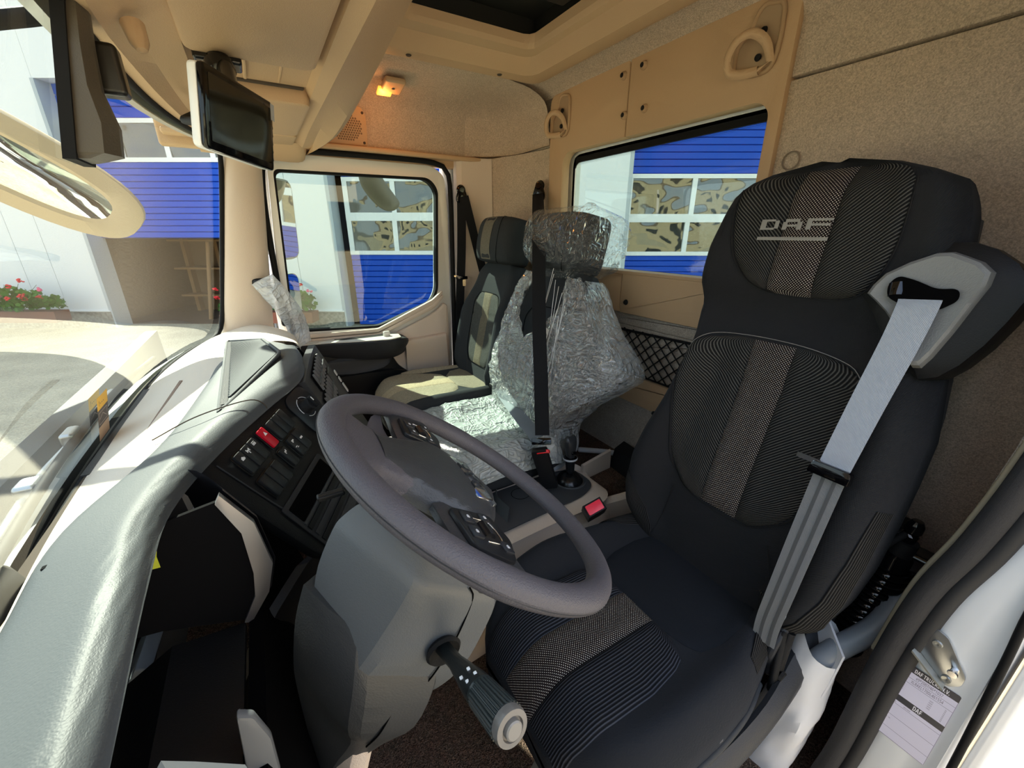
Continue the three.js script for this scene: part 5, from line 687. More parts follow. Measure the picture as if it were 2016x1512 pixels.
function passengerSeat(label, zc, dk) {
  const pmid_ = dk ? pcloth : pmid, pstr_ = dk ? pcloth : pstripe, pcu_ = dk ? pcloth : pcush;
  const W = PB(zc), seat = thing('passenger_seat', label, 'seat', [.7, FLY, zc]), C = (d, s, y) => [.93 - d, (dk ? .345 : .395) + y, zc - s], rows = [];
  for (let j = 0; j <= 36; j++) { const t = lerp(-.06, .585, j / 36), a = pw(t), r = []; for (let i = 0; i <= 28; i++) { const s = (i / 14 - 1) * a; r.push(W(s, t, PH(s, t))); } r.push(W(a, t, -.03), W(a * .95, t, -.06), W(-a * .95, t, -.06), W(-a, t, -.03)); rows.push(r); }
  const back = part('backrest', loft(rows, { closed: true, caps: true, crease: 0.9 }), pcloth, seat);
  const pt = (tA, sL, sR, off, puff, n = 22, m = 16) => { const fl = table(tA, sL), fr = table(tA, sR), R = []; for (let j = 0; j <= n; j++) { const t = lerp(tA[0], tA[tA.length - 1], j / n), l = fl(t), r = fr(t), row = []; for (let i = 0; i <= m; i++) { const u = i / m, s = lerp(r, l, u), e = Math.min(1, Math.min(u, 1 - u) * (l - r) / .015, Math.min(j, n - j) / n * (tA[tA.length - 1] - tA[0]) / .015); row.push(W(s, t, PH(s, t) + off + puff * Math.pow(clamp(e, 0, 1), .55))); } R.push(row); } return loft(R, { crease: 9 }); };
  const tA = [.06, .075, .12, .2, .3, .37, .41, .425], sl = [.08, .105, .125, .13, .13, .125, .10, .07];
  part('back_panel', pt(tA, sl, sl.map((q) => -q), .001, .006), pmid_, seat, 'grey back panel'); part('centre_stripe', pt(tA, tA.map(() => .043), tA.map(() => -.043), .0035, .006), pstr_, seat, 'pale centre stripe');
  part('seam', tube(tA.map((t, i) => W(sl[i], t, PH(sl[i], t) + .004)).concat(tA.slice().reverse().map((t, i) => W(-sl[tA.length - 1 - i], t, PH(sl[tA.length - 1 - i], t) + .004))), .0014, { seg: 5, n: 4, closed: true }), voidM, back);
  const hr = [[.57, .10, .0], [.58, .15, .03], [.62, .166, .045], [.68, .168, .05], [.74, .166, .045], [.772, .152, .03], [.782, .11, .0]];
  const hrow = (k) => hr.map(([t, w, f]) => { const hw = w * k; const F = f + .055, o = []; for (const [s, h] of [[-1, -.02], [-.97, .35], [-.85, .8], [-.4, 1], [0, 1.02], [.4, 1], [.85, .8], [.97, .35], [1, -.02]]) o.push(W(s * hw, t, lerp(-.01, F, h) + .005)); o.push(W(hw * .9, t, -.055), W(0, t, -.065), W(-hw * .9, t, -.055)); return o; });
  const head = part('headrest', loft(hrow(1), { closed: true, caps: true, nu: 2, nv: 4, crease: 0.9 }), pcloth, seat);
  part('headrest_stripe', loft(hr.slice(1, 6).map(([t, w, f]) => [-.045, -.02, .005, .03, .047].map((s) => W(s, t, f + .055 + .0085))), { nu: 2, nv: 4, crease: 9 }), dk ? pcloth : M(0xffffff, 0.9, { map: feltMap([0.40, 0.38, 0.33]) }), head);
  part('headrest_seam', tube(hr.map(([t, w, f]) => W(-w * .62, t, f + .055 + .004)), .0012, { seg: 5 }), voidM, head);
  for (const s of [.05, -.05]) part('headrest_post', rod(W(s, .54, .0), W(s, .61, .0), .006), blackP, seat);
  const cr = []; for (let j = 0; j <= 28; j++) { const d = lerp(-.03, .57, j / 28), a = pcl(d), r = []; for (let i = 0; i <= 26; i++) { const s = (i / 13 - 1) * a; r.push(C(d, s, PCH(d, s))); } r.push(C(d, a * 1.01, -.1), C(d, a * .92, -.125), C(d, -a * .92, -.125), C(d, -a * 1.01, -.1)); cr.push(r); }
  part('cushion', loft(cr, { closed: true, caps: true, crease: 0.9 }), pcloth, seat);
  const cp = (dA, sL, sR, off, puff, n = 20, m = 16) => { const fl = table(dA, sL), fr = table(dA, sR), R = []; for (let j = 0; j <= n; j++) { const d = lerp(dA[0], dA[dA.length - 1], j / n), l = fl(d), r = fr(d), row = []; for (let i = 0; i <= m; i++) { const u = i / m, s = lerp(r, l, u), e = Math.min(1, Math.min(u, 1 - u) * (l - r) / .015, Math.min(j, n - j) / n * (dA[dA.length - 1] - dA[0]) / .015); row.push(C(d, s, PCH(d, s) + off + puff * Math.pow(clamp(e, 0, 1), .55))); } R.push(row); } return loft(R, { crease: 9 }); };
  part('thigh_panel', cp([.2, .215, .25, .4, .5, .565], [.08, .12, .15, .185, .185, .13], [-.08, -.12, -.15, -.185, -.185, -.13], .001, .006), pcu_, seat); part('seat_panel', cp([.0, .05, .15, .2], [.14, .16, .15, .08], [-.14, -.16, -.15, -.08], .001, .005), dk ? pcloth : M(0xffffff, 0.9, { map: feltMap([0.5, 0.47, 0.40]), bumpMap: feltBump, bumpScale: 0.001 }), seat);
  part('cushion_stripe', cp([.2, .25, .4, .5, .57], [.045, .045, .045, .045, .045], [-.045, -.045, -.045, -.045, -.045], .0035, .006), dk ? pcloth : M(0xffffff, 0.9, { map: feltMap([0.68, 0.62, 0.51]), bumpMap: feltBump, bumpScale: 0.001 }), seat, 'paler cushion stripe');
  part('bolster_top', cp([.06, .12, .3, .4], [.175, .2, .215, .2], [.165, .165, .165, .18], .001, .003), pcu_, seat);
  part('pedestal', loft([[-.12, .36, .19], [-.2, .32, .17], [-.54, .33, .18]].map(([y, dl, w]) => [C(.06, w, y), C(.06, -w, y), C(.06 + dl, -w, y), C(.06 + dl, w, y)]), { closed: true, caps: true, crease: 0.3 }), blackP, seat);
  return seat;
}
const seatP = passengerSeat('uncovered passenger seat beside the far door, grey with a pale centre stripe', -1.822);
const seatM = passengerSeat('middle passenger seat wrapped in clear plastic film', -1.325, true);
// ---------------------------------------------------------------- clear film over the middle seat
const crinkle = dtex(512, 512, (u, v) => { const r = (f, s, k) => 1 - Math.pow(Math.abs(2 * pn(u + .12 * pn(u, v, 5, s + 3), v + .12 * pn(u, v, 6, s + 4), f, s) - 1), k); return 0.45 * Math.pow(r(9, 1, .8), 3) + 0.3 * Math.pow(r(18, 2, .8), 3) + .25 * Math.pow(r(36, 5, .8), 2); }, [2.4, 2.4], false);
const filmC = new THREE.MeshPhysicalMaterial({ color: 0xdde6e6, roughness: 0.22, transmission: 0.45, thickness: 0, ior: 1.5, specularIntensity: 1, bumpMap: crinkle, bumpScale: 0.016, side: THREE.DoubleSide });
const film = new THREE.MeshPhysicalMaterial({ color: 0xf8fafb, roughness: 0.06, transmission: 0.96, thickness: 0, ior: 1.5, specularIntensity: 1, bumpMap: crinkle, bumpScale: 0.018, side: THREE.DoubleSide });
const filmS = new THREE.MeshPhysicalMaterial({ color: 0xf4f7f8, roughness: 0.1, transmission: 0.76, thickness: 0, ior: 1.8, specularIntensity: 1, bumpMap: crinkle, bumpScale: 0.02, side: THREE.DoubleSide });
{
  const zc = -1.325, W = PB(zc), cr = (a, b, c) => { const q = 1 - Math.abs(PN.noise(a * 9, b * 9, c)), r = 1 - Math.abs(PN.noise(a * 22 + 5, b * 17, c + 3)); const p = 1 - Math.abs(PN.noise(a * 26 + 3, b * 4, c + 7)); return q * q * .014 + r * r * .008 + p * p * p * .010; };
  // bag round the headrest
  const hd = []; const hr = [[.54, .07, .02], [.575, .12, .05], [.60, .165, .085], [.64, .18, .105], [.69, .182, .11], [.745, .178, .105], [.78, .155, .085], [.795, .08, .03]];
  for (let j = 0; j <= 28; j++) { const q = catmull(hr, 4)[j], [t, w, f] = q, r = []; for (let i = 0; i < 48; i++) { const a = i / 48 * 2 * Math.PI, ca = Math.cos(a), sa = Math.sin(a), e = (x) => Math.sign(x) * Math.pow(Math.abs(x), .6); const side = sm(.5, 1, -e(ca)); const k = cr(ca * .5, t + sa * .5, 2) * (.6 + 1.4 * side); r.push(W(e(ca) * (w + k), t + k * .2, .02 + e(sa) * (sa > 0 ? f : .09) + (sa > 0 ? k * .6 : -k))); } hd.push(r); }
  solo('plastic_bag', loft(hd, { closed: true, crease: 9 }), film, 'crumpled clear plastic bag over the middle seat headrest', 'plastic wrap');
  // loose bag over the backrest, open at the top and flaring to the driver's side
  const bg = [[-.04, .215, .07, .0], [.04, .232, .09, .0], [.12, .25, .11, .05], [.2, .25, .10, .12], [.28, .24, .095, .20], [.34, .23, .09, .22], [.40, .22, .08, .13], [.46, .205, .07, .06], [.51, .19, .06, .03], [.55, .165, .05, .0]];
  const bq = catmull(bg, 5), rows = []; for (const [t, w, f, fl] of bq) { const r = [], gap = .62 * sm(.30, .46, t); for (let i = 0; i <= 72; i++) { const a = Math.PI / 2 + .12 * sm(.3, .5, t) + gap * .5 + i / 72 * (2 * Math.PI - gap), ca = Math.cos(a), sa = Math.sin(a), e = (x) => Math.sign(x) * Math.pow(Math.abs(x), .5); const k = cr(ca * .8, t + .3 * sa, 6), flare = Math.pow(Math.max(0, -ca), 8) * fl * .8; r.push(W(e(ca) * (w + k * .7) - flare, t - flare * .3 + .02 * PN.noise(ca * 3, sa * 3, 1), .0 + (e(sa) * (sa > 0 ? f : .07)) + (sa > 0 ? k * 1.3 : -k) - flare * .45)); } rows.push(r); }
  // the front is slit: leave a gap high in the middle so the black cloth shows
  solo('plastic_cover', loft(rows, { crease: 9 }), filmS, 'loose crinkled clear plastic cover over the middle seat backrest', 'plastic wrap');
  // sheet over the cushion, hanging over the front and the driver's side
  const C = (d, s, y) => [.93 - d, .345 + y, zc - s], sh = [];
  for (let j = 0; j <= 46; j++) { const d = lerp(.0, .70, j / 46), r = []; for (let i = 0; i <= 46; i++) { const s = lerp(-.29, .25, i / 46), w = pcl(Math.min(d, .5)), over = Math.max(0, -s - w * .95), fr = Math.max(0, d - .55), k = cr(d * .7, s * .7, 9) * 1.0; const y = PCH(Math.min(d, .55), clamp(s, -w * .9, w * .9)) + .012 + k * .7 - over * 1.35 - fr * 1.3; r.push(C(Math.min(d, .55) + fr * .35 + (fr > 0 ? k : 0), Math.max(s, -w * .95) - over * .3 - (over > 0 ? k : 0), y)); } sh.push(r); }
  solo('plastic_sheet', loft(sh, { crease: 9 }), filmC, 'crinkled clear plastic sheet over the middle seat cushion', 'plastic wrap');
  const st = []; for (let i = 0; i < 9; i++) { st.push(tube([0, 1, 2, 3].map((k) => { const t = .57 - k * .16 - .02 * i, s = -.08 - .018 * (i % 7) + .02 * k * Math.sin(i * 2.1) - (i > 6 ? .08 : 0); return W(s, t, .112 + .008 * Math.sin(i + k)); }), .001, { seg: 5, n: 4 })); }
  solo('plastic_fold', st, M(0xf4f6f8, 0.2, { transmission: 0.4 }), 'gathered folds of film running down the middle seat from its headrest', 'plastic wrap');
  // white product label on the film
  const cv = document.createElement('canvas'); cv.width = 256; cv.height = 160; const x = cv.getContext('2d'); x.fillStyle = '#f4efe9'; x.fillRect(0, 0, 256, 160); x.fillStyle = '#4a403c'; x.font = '20px monospace'; x.fillText('1742883110', 60, 36); let q = 48; while (q < 210) { const w = 2 + Math.floor(rnd() * 5); x.fillRect(q, 46, w, 30); q += w + 2 + Math.floor(rnd() * 4); } x.font = '13px monospace'; x.fillText('0016463', 95, 94); q = 30; while (q < 226) { const w = 2 + Math.floor(rnd() * 4); x.fillRect(q, 102, w, 30); q += w + 2 + Math.floor(rnd() * 4); } x.fillRect(226, 66, 6, 14);
  const t = new THREE.CanvasTexture(cv); t.colorSpace = THREE.SRGBColorSpace; const lr = []; for (let j = 0; j <= 4; j++) { const r = []; for (let i = 0; i <= 8; i++) { const u = i / 8; r.push(W(-.062 - u * .085, .375 - j * .0145 - u * .018 + .006 * Math.sin(u * 6), .125 + .006 * Math.sin(u * 6 + j * .3))); } lr.push(r); }
  const lb = solo('product_label', shell(lr, [.0006, 0, 0]), M(0xffffff, 0.5, { map: t }), 'white label with barcodes stuck on the plastic over the middle backrest', 'label'), uv = lb.geometry.attributes.uv, p = lb.geometry.attributes.position, vv = V();
  const o = V(...W(-.062, .375, .125)), T = V(.225, .974, 0).normalize(); for (let i = 0; i < uv.count; i++) { vv.fromBufferAttribute(p, i).sub(o); const u = clamp(vv.z / .085, 0, 1); uv.setXY(i, u, clamp(1 + (vv.dot(T) + .018 * u - .006 * Math.sin(u * 6)) / .058, 0, 1)); }
}
// ---------------------------------------------------------------- belts of the passenger side
const anchor = (o, c, n) => { part('anchor_plate', [lathe([[0, .014], [.012, .014], [.02, .008], [.026, 0]], c, n, 16), plate([c[0], c[1] - .02, c[2]], v3(n).cross(V(0, 1, 0)).negate().toArray(), [0, 1, 0], [[-.028, -.045], [.028, -.045], [.034, -.02], [.012, .04], [-.012, .04], [-.034, -.02]], .012, { r: .012, bevel: .003 })], gloss, o); };
{
  const b = thing('seat_belt', 'black seat belt on the far door pillar beside the passenger seat', 'seat belt', [.95, 1.3, -2.16]);
  anchor(b, [.975, 1.315, -2.158], [0, 0, 1]);
  part('webbing', strap([[.97, 1.28, -2.145], [.955, 1.0, -2.14], [.93, .7, -2.14], [.912, .42, -2.135]], [[1, 0, .25]], .047), webbing, b); part('return_webbing', strap([[.985, 1.285, -2.142], [1.03, 1.05, -2.11], [1.075, .83, -2.09], [1.10, .6, -2.08]], [[1, 0, .3]], .045), webbing, b);
  part('tongue', plate([.943, .872, -2.13], [1, 0, .25], [0, 1, 0], [[-.03, -.008], [.034, -.008], [.034, .008], [-.03, .012]], .012, { r: .004, bevel: .002 }), gloss, b); part('tongue_plate', [plate([.943, .872, -2.122], [1, 0, .25], [0, 1, 0], [[-.042, .006], [-.02, .004], [-.02, .012], [-.042, .014]], .003), plate([.95, .85, -2.12], [1, 0, .25], [0, 1, 0], rect(-.004, -.022, .012, .012), .004, { r: .003 })], M(0xd9c9a8, 0.25, { metalness: .9 }), b);
  part('lower_anchor', [rbox([.915, .46, -2.135], [.05, .12, .03], .008), plate([.905, .50, -2.118], [1, 0, 0], [0, 1, 0], rect(-.016, -.03, .016, .02), .002)], gloss, b);
  const m = thing('seat_belt', 'wide black seat belt hanging across in front of the middle seat', 'seat belt', [1.19, 1.31, -1.745]);
  anchor(m, [1.195, 1.31, -1.75], [-.9, .1, .4]);
  const mp = [[1.175, 1.275, -1.735], [1.02, 1.17, -1.50], [.92, 1.05, -1.345], [.83, .79, -1.20], [.775, .60, -1.10], [.74, .44, -1.035]]; part('webbing', strap(mp, [[.75, .1, .65]], .05, .0016), webbing, m); part('return_webbing', strap([[1.19, 1.27, -1.74], [1.205, 1.0, -1.72], [1.21, .7, -1.7]], [[.2, 0, 1]], .045), webbing, m);
  part('tongue', plate([.735, .42, -1.03], [.75, .1, .65], [.3, .8, -.3], rect(-.034, -.012, .034, .012), .014, { r: .005, bevel: .002 }), gloss, m);
  const l = thing('lap_belt', 'grey lap belt lying over the plastic on the middle seat cushion', 'seat belt', [.8, .43, -1.5]);
  part('webbing', strap([[.835, .445, -1.52], [.80, .43, -1.36], [.765, .425, -1.2], [.738, .42, -1.055]], [[.9, .35, -.1]], .05), M(0x707a84, 0.55, { bumpMap: rep(twillBump(4, 4), 90, 90), bumpScale: .0004 }), l); part('tongue', rbox([.838, .45, -1.535], [.07, .02, .04], .006), blackP, l);
  const k = thing('belt_buckle', 'black belt buckle with a red button beside the middle seat cushion', 'buckle', [.735, .34, -1.02]);
  const ku = [.72, .25, .65], kv = [-.35, .85, -.1];
  part('body', plate([.742, .335, -1.02], ku, kv, rect(-.028, -.10, .028, .075), .026, { r: .008, bevel: .004 }), blackP, k); part('button', plate([.724, .4, -1.005], ku, [-.6, .5, .5], rect(-.022, -.012, .022, .012), .012, { r: .004, bevel: .002 }), M(0xd0141c, 0.35), k, 'red release button');
  const j = thing('belt_buckle', 'black belt buckle with a pinkish red button beside the driver cushion', 'buckle', [.75, .2, -.73]);
  const c = V(.749, .312, -.762), jn = V(-.45, .72, .53).normalize(), ju = V(.75, .05, .0).addScaledVector(jn, -V(.75, .05, 0).dot(jn)).normalize(), jv = jn.clone().cross(ju);
  part('body', loft([[.0, .029, .018], [.002, .031, .02], [-.08, .031, .02], [-.16, .022, .015]].map(([h, w, d]) => [[-w, -d], [w, -d], [w, d], [-w, d]].map(([a, b]) => c.clone().addScaledVector(jn, h).addScaledVector(ju, a).addScaledVector(jv, b).toArray())), { closed: true, caps: true, crease: .4 }), blackP, j);
  part('button', plate(c.clone().addScaledVector(jn, .001).toArray(), ju.toArray(), jv.toArray(), rect(-.026, -.015, .026, .015), .005, { r: .004, bevel: .0015 }), M(0xe8304a, 0.35), j, 'red release button');
}
// ---------------------------------------------------------------- centre console
{
  const c = thing('centre_console', 'beige centre console with dark top plate and rear bin between the seats', 'console', [.7, FLY, -1.0]);
  const sec = (x, zl, zr, y) => [[x, FLY, zr + .04], [x, y - .09, zr + .025], [x, y - .035, zr + .004], [x, y - .004, zr - .004], [x, y, zr - .012], [x, y, zl + .012], [x, y - .004, zl], [x, FLY, zl - .02]];
  part('body', loft([sec(.30, -1.13, -.86, .19), sec(.5, -1.135, -.875, .195), sec(.7, -1.13, -.88, .2), sec(.86, -1.125, -.875, .205), sec(.93, -1.115, -.89, .205), sec(.965, -1.08, -.93, .2), sec(.975, -1.03, -.97, .17)], { closed: true, caps: true, nu: 2, nv: 3, crease: .7 }), beigeD, c);
  part('top_plate', plate([0, .203, 0], [1, 0, 0], [0, 0, -1], [[.3, .905], [.7, .925], [.86, .93], [.935, .965], [.945, 1.03], [.92, 1.095], [.85, 1.115], [.3, 1.118]], .006, { r: [.01, .02, .06, .05, .05, .05, .04, .01], bevel: .002 }).rotateZ(.01).translate(0, -.004, 0), charP, c);
  part('cup_lid_ring', tube(Array.from({ length: 18 }, (_, i) => [.665 + .034 * Math.cos(i / 18 * 6.283), .2145, -1.055 + .032 * Math.sin(i / 18 * 6.283)]), .001, { closed: true, seg: 4, n: 2 }), voidM, c);
  part('phone_rest', loft([[.56, .206, -.965], [.58, .25, -.985], [.58, .252, -.99], [.57, .206, -1.0]].map(([x, y, z]) => [[x - .015, y, z + .02], [x - .02, y, z - .05], [x - .0, y, z - .09]]), { nu: 2 }), greyP, c);
  part('bin', [loft([[.96, -1.07, -.87], [1.06, -1.08, -.85], [1.12, -1.085, -.84]].map(([x, zl, zr]) => [[x, .02, zl], [x, .235 + (x - .96) * .1, zl], [x, .24 + (x - .96) * .1, zl + .006], [x, .235 + (x - .96) * .1, zl + .014], [x, .05, zl + .02]]), { closed: true, caps: true }), loft([[.93, .185], [1.02, .2], [1.12, .235]].map(([x, y], i) => { const z = [-.9, -.87, -.84][i]; return [[x, .02, z], [x, y, z - .012], [x, y + .004, z], [x, y - .01, z + .014], [x, FLY, z + .03]]; }), { closed: true, caps: true })], beigeD, c);
  part('bin_floor', rbox([1.04, .06, -.96], [.2, .01, .22], .003), voidM, c); part('bin_back', loft([[.04, 1.13], [.18, 1.13], [.25, 1.15], [.27, 1.2]].map(([y, x]) => [[x, y, -1.08], [x - .01, y, -.95], [x, y, -.84]]), { nu: 3 }), blackP, c);
  for (const [x, z] of [[.70, -1.16], [.765, -1.165], [.83, -1.165]]) { const d = V(-.35, .75, .5).normalize(), a = V(x, .2, z); part('valve_knob', lathe([[0, .04], [.013, .04], [.0145, .036], [.0145, .0]], a.toArray(), d.toArray(), 18), gloss, c); part('knob_cap', lathe([[0, .0435], [.011, .0425], [.012, .0395]], a.toArray(), d.toArray(), 18), whiteI, c, 'white knob cap'); }
  part('knob_shelf', [rbox([.78, .195, -1.165], [.26, .02, .06], .006), rbox([.90, .215, -1.15], [.06, .035, .03], .006)], M(0xa9adb0, 0.3, { transmission: .2 }), c);
  const g = thing('gear_lever', 'black gear lever with a ribbed collar on a round gaiter in the console', 'gear lever', [.88, .2, -1.04]);
  part('gaiter_ring', lathe([[.064, -.004], [.066, .004], [.06, .009], [.054, .004], [.05, -.002]], [.875, .208, -1.035], [0, 1, 0], 32), greyP, g); part('gaiter_dome', lathe([[.056, -.004], [.052, .012], [.04, .028], [.022, .036], [0, .038]], [.872, .206, -1.035], [-.1, 1, .05], 28), M(0x131416, 0.25), g);
  const A = V(.876, .236, -1.036), D = V(-.0, .98, -.06).normalize(), K = (h) => A.clone().addScaledVector(D, h).toArray();
  part('stem', lathe([[.008, 0], [.009, .012], [.016, .016], [.018, .05], [.019, .062], [.015, .066]], A.toArray(), D.toArray(), 18), blackP, g); part('collar', lathe([[.018, .062], [.026, .066], [.0275, .07], [.024, .074], [.017, .076]], A.toArray(), D.toArray(), 24), gloss, g); part('collar_ring', lathe([[.0268, .0655], [.0284, .0695], [.0268, .0735]], A.toArray(), D.toArray(), 24), M(0xb9bcc0, .3), g);
  part('knob', loft([[.074, .016, .016], [.095, .019, .019], [.11, .023, .021], [.13, .026, .021], [.148, .024, .018], [.158, .014, .01]].map(([h, a, b]) => { const r = []; for (let i = 0; i < 14; i++) { const t = i / 14 * 6.283; r.push(A.clone().addScaledVector(D, h).add(V(Math.cos(t) * a, .006 * Math.cos(t * 2), Math.sin(t) * b)).toArray()); } return r; }), { closed: true, caps: true, nu: 2, nv: 3, crease: 1 }), M(0x2a2d30, 0.4), g);
  part('knob_switch', [rbox(K(.1), [.02, .012, .05], .004)], gloss, g);
}
solo('hose', tube([[.80, .2, -1.13], [.90, .215, -1.13], [.99, .26, -1.15], [1.03, .31, -1.2], [1.04, .36, -1.25], [1.1, .3, -1.33]], .012, { n: 8 }), M(0xb4b6b8, 0.45), 'pale grey hose curving behind the gear lever', 'hose');
solo('conduit', tube([[1.08, .195, -1.22], [1.16, .2, -1.14], [1.22, .205, -1.05]], .012, { n: 6 }), M(0xc4c6c8, 0.5), 'pale grey conduit along the foot of the rear wall behind the middle seat', 'conduit');
// elastic net in front of the rear wall pocket
{
  const n = thing('storage_net', 'black elastic storage net stretched over the pocket in the rear wall', 'net', [RX - .02, .65, -1.2]);
  const cx = RX - .012, y0 = .56, y1 = .745, z0 = -1.7, z1 = -.74; part('elastic_edge', [tube([[cx, y1, z0], [cx - .006, y1 - .012, (z0 + z1) / 2], [cx, y1, z1]], .005, { n: 10 }), tube([[cx, y0, z0], [cx, y0, z1]], .004)], rubber, n);
  for (let i = -4; i < 22; i++) for (const s of [1, -1]) { const p = z0 + i * .048, a = s > 0 ? p : p + .19, b = s > 0 ? p + .19 : p, lo = Math.max(z0, Math.min(a, b)), hi = Math.min(z1, Math.max(a, b)); if (hi - lo < .03) continue; const f = (z) => y0 + (y1 - .006 - y0) * (z - a) / (b - a); part('cord', tube([[cx - .002, f(lo), lo], [cx - .004, f((lo + hi) / 2), (lo + hi) / 2], [cx - .002, f(hi), hi]], .0026, { seg: 5, n: 3 }), rubber, n); }
}
// grab handles at both upper corners of the window panel
function grab(label, zc, mir) {
  const X = RX - .02, o = thing('grab_handle', label, 'handle', [X, 1.56, zc]), m = (a) => zc - a * mir;
  const out = [[-.05, 1.512], [-.06, 1.55], [-.055, 1.575], [-.03, 1.60], [-.005, 1.645], [.03, 1.645], [.052, 1.63], [.056, 1.56], [.045, 1.508], [0.01, 1.498]];
  part('cup_rim', tube(out.map(([a, y]) => [X - .002, y, m(a)]), .006, { closed: true, n: 5 }), beigeP, o);
  part('cup', loft([[1, .001], [.9, -.004], [.6, -.0], [.2, -.002]].map(([k, d]) => out.map(([a, y]) => [X - .001 - d * 1, 1.572 + (y - 1.572) * k, m(a * k)])), { closed: true, caps: true, nu: 2, crease: .8 }), M(0xa98f72, .6), o);
  const gp = [[.045, 1.515], [.03, 1.56], [.0, 1.585], [-.035, 1.578], [-.056, 1.545], [-.05, 1.512], [-.02, 1.502], [.02, 1.502]];
  part('loop', loft(gp.map(([a, y], i) => { const t = [X - .008, X - .018, X - .034, X - .042, X - .042, X - .036, X - .026, X - .014][i], n = gp[(i + 1) % 8], p = gp[(i + 7) % 8], tx = n[0] - p[0], ty = n[1] - p[1], l = Math.hypot(tx, ty), r = []; for (let k = 0; k < 8; k++) { const q = k / 8 * 6.283, w = .0115 * Math.cos(q), d = .008 * Math.sin(q); r.push([t + d, y + tx / l * w, m(a - ty / l * w)]); } return r; }).concat([gp[0]].map(() => null)).filter(Boolean), { closed: true, nv: 4, crease: 1 }), beigeP, o);
  part('loop', loft([7, 0].map((j) => { const [a, y] = gp[j]; const r = []; for (let k = 0; k < 8; k++) { const q = k / 8 * 6.283; r.push([(j ? X - .014 : X - .008) + .007 * Math.sin(q), y + .006 * Math.cos(q) * (j ? 1 : .3), m(a + (j ? 0 : .008 * Math.cos(q)))]); } return r; }), { closed: true, nv: 1 }), beigeP, o);
  part('bolt', [lathe([[0, .004], [.008, .004], [.009, 0]], [X - .006, 1.592, m(.012)], [-1, 0, 0], 12), lathe([[0, .004], [.008, .004], [.009, 0]], [X - .006, 1.535, m(.008)], [-1, 0, 0], 12)], blackP, o);
}
grab('beige moulded grab handle at the near upper corner of the rear window panel', -.795, -1); grab('beige moulded grab handle at the far upper corner of the rear window panel', -1.645, -1);
// interior lamp, lit, and speaker grille on the side header
{
  const l = thing('reading_lamp', 'small lit interior lamp with a warm glowing lens on the headliner', 'lamp', [.59, 1.68, -1.98]);
  part('housing', rbox([.60, 1.672, -1.965], [.085, .022, .10], .008, new THREE.Matrix4().makeRotationX(-.18)), beigeP, l); part('lens', rbox([.575, 1.658, -2.005], [.06, .012, .045], .004, new THREE.Matrix4().makeRotationX(-.35)), M(0xffc070, .4, { emissive: 0xff9a30, emissiveIntensity: 1.6 }), l, 'glowing warm lens'); part('switch', lathe([[0, .005], [.006, .004], [.007, 0]], [.60, 1.662, -1.965], [0, -1, 0], 14), greyP, l);
  const p = new THREE.PointLight(0xffa050, .035, 0, 2); p.position.set(.57, 1.63, -2.0); p.castShadow = true; p.shadow.radius = 1; scene.add(p);
  const s = thing('speaker_cover', 'beige speaker cover with honeycomb holes above the passenger door', 'speaker', [.45, 1.55, -2.17]), f = (a, y, k = 0) => [.42 + a, y, -2.187 + .13 * (y - 1.49) + k];
  const u = [1, 0, 0], vv = [0, .992, .13], holes = []; part('cover', plate([.42, 1.49, -2.188], u, vv, [[-.09, -.012], [.105, -.012], [.105, .105], [.085, .14], [-.09, .14]], .012, { r: .012, bevel: .003 }), beigeP, s);
  for (let j = 0; j < 11; j++) for (let i = 0; i < 14; i++) { const a = -.062 + i * .0105 + (j % 2) * .00525, b = .008 + j * .0092; if (Math.hypot((a - .01) / .075, (b - .055) / .055) > 1) continue; const g = new THREE.CircleGeometry(.0044, 6); g.applyMatrix4(new THREE.Matrix4().makeBasis(v3(u), v3(vv), V(0, -.13, .992)).setPosition(.42 + a, 1.49 + b * .992, -2.188 + b * .13 + .0124)); holes.push(g); }
  part('honeycomb', holes, M(0x7a624a, .8), s).userData.kind = 'stuff'; part('cover_screw', [[.09, .0], [-.07, .0], [.09, .115]].map(([a, b]) => lathe([[0, .003], [.005, .003], [.006, 0]], [.42 + a, 1.49 + b, -2.188 + b * .13 + .012], [0, -.13, .99], 10)), seamM, s);
}
// plastic-wrapped grab strap at the far A-pillar
{
  const g = thing('wrapped_handle', 'black grab handle in a clear plastic sleeve at the far windscreen pillar', 'handle', [.02, .8, -2.1]);
  part('mount', rbox([-.02, .905, -2.12], [.07, .03, .05], .008), blackP, g); part('bar', tube([[-.03, .905, -2.1], [.03, .87, -2.06], [.06, .78, -2.05], [.075, .68, -2.07]], .012, { n: 8 }), charP, g);
  const r = []; for (let j = 0; j <= 16; j++) { const t = j / 16, c = [lerp(-.005, .10, t) + .03 * Math.sin(t * 3.1), lerp(.92, .62, t), -2.05 + .02 * Math.sin(t * 6)], row = []; for (let i = 0; i < 14; i++) { const a = i / 14 * 6.283, k = 1 + .25 * PN.noise(Math.cos(a) * 2, t * 7, Math.sin(a) * 2); row.push([c[0] + Math.cos(a) * .042 * k, c[1] + .02 * Math.cos(a), c[2] + Math.sin(a) * .02 * k]); } r.push(row); }
  part('sleeve', loft(r, { closed: true, crease: 9 }), M(0xeef1f4, .15, { transmission: .55, bumpMap: crinkle, bumpScale: .012 }), g, 'clear plastic sleeve');
}
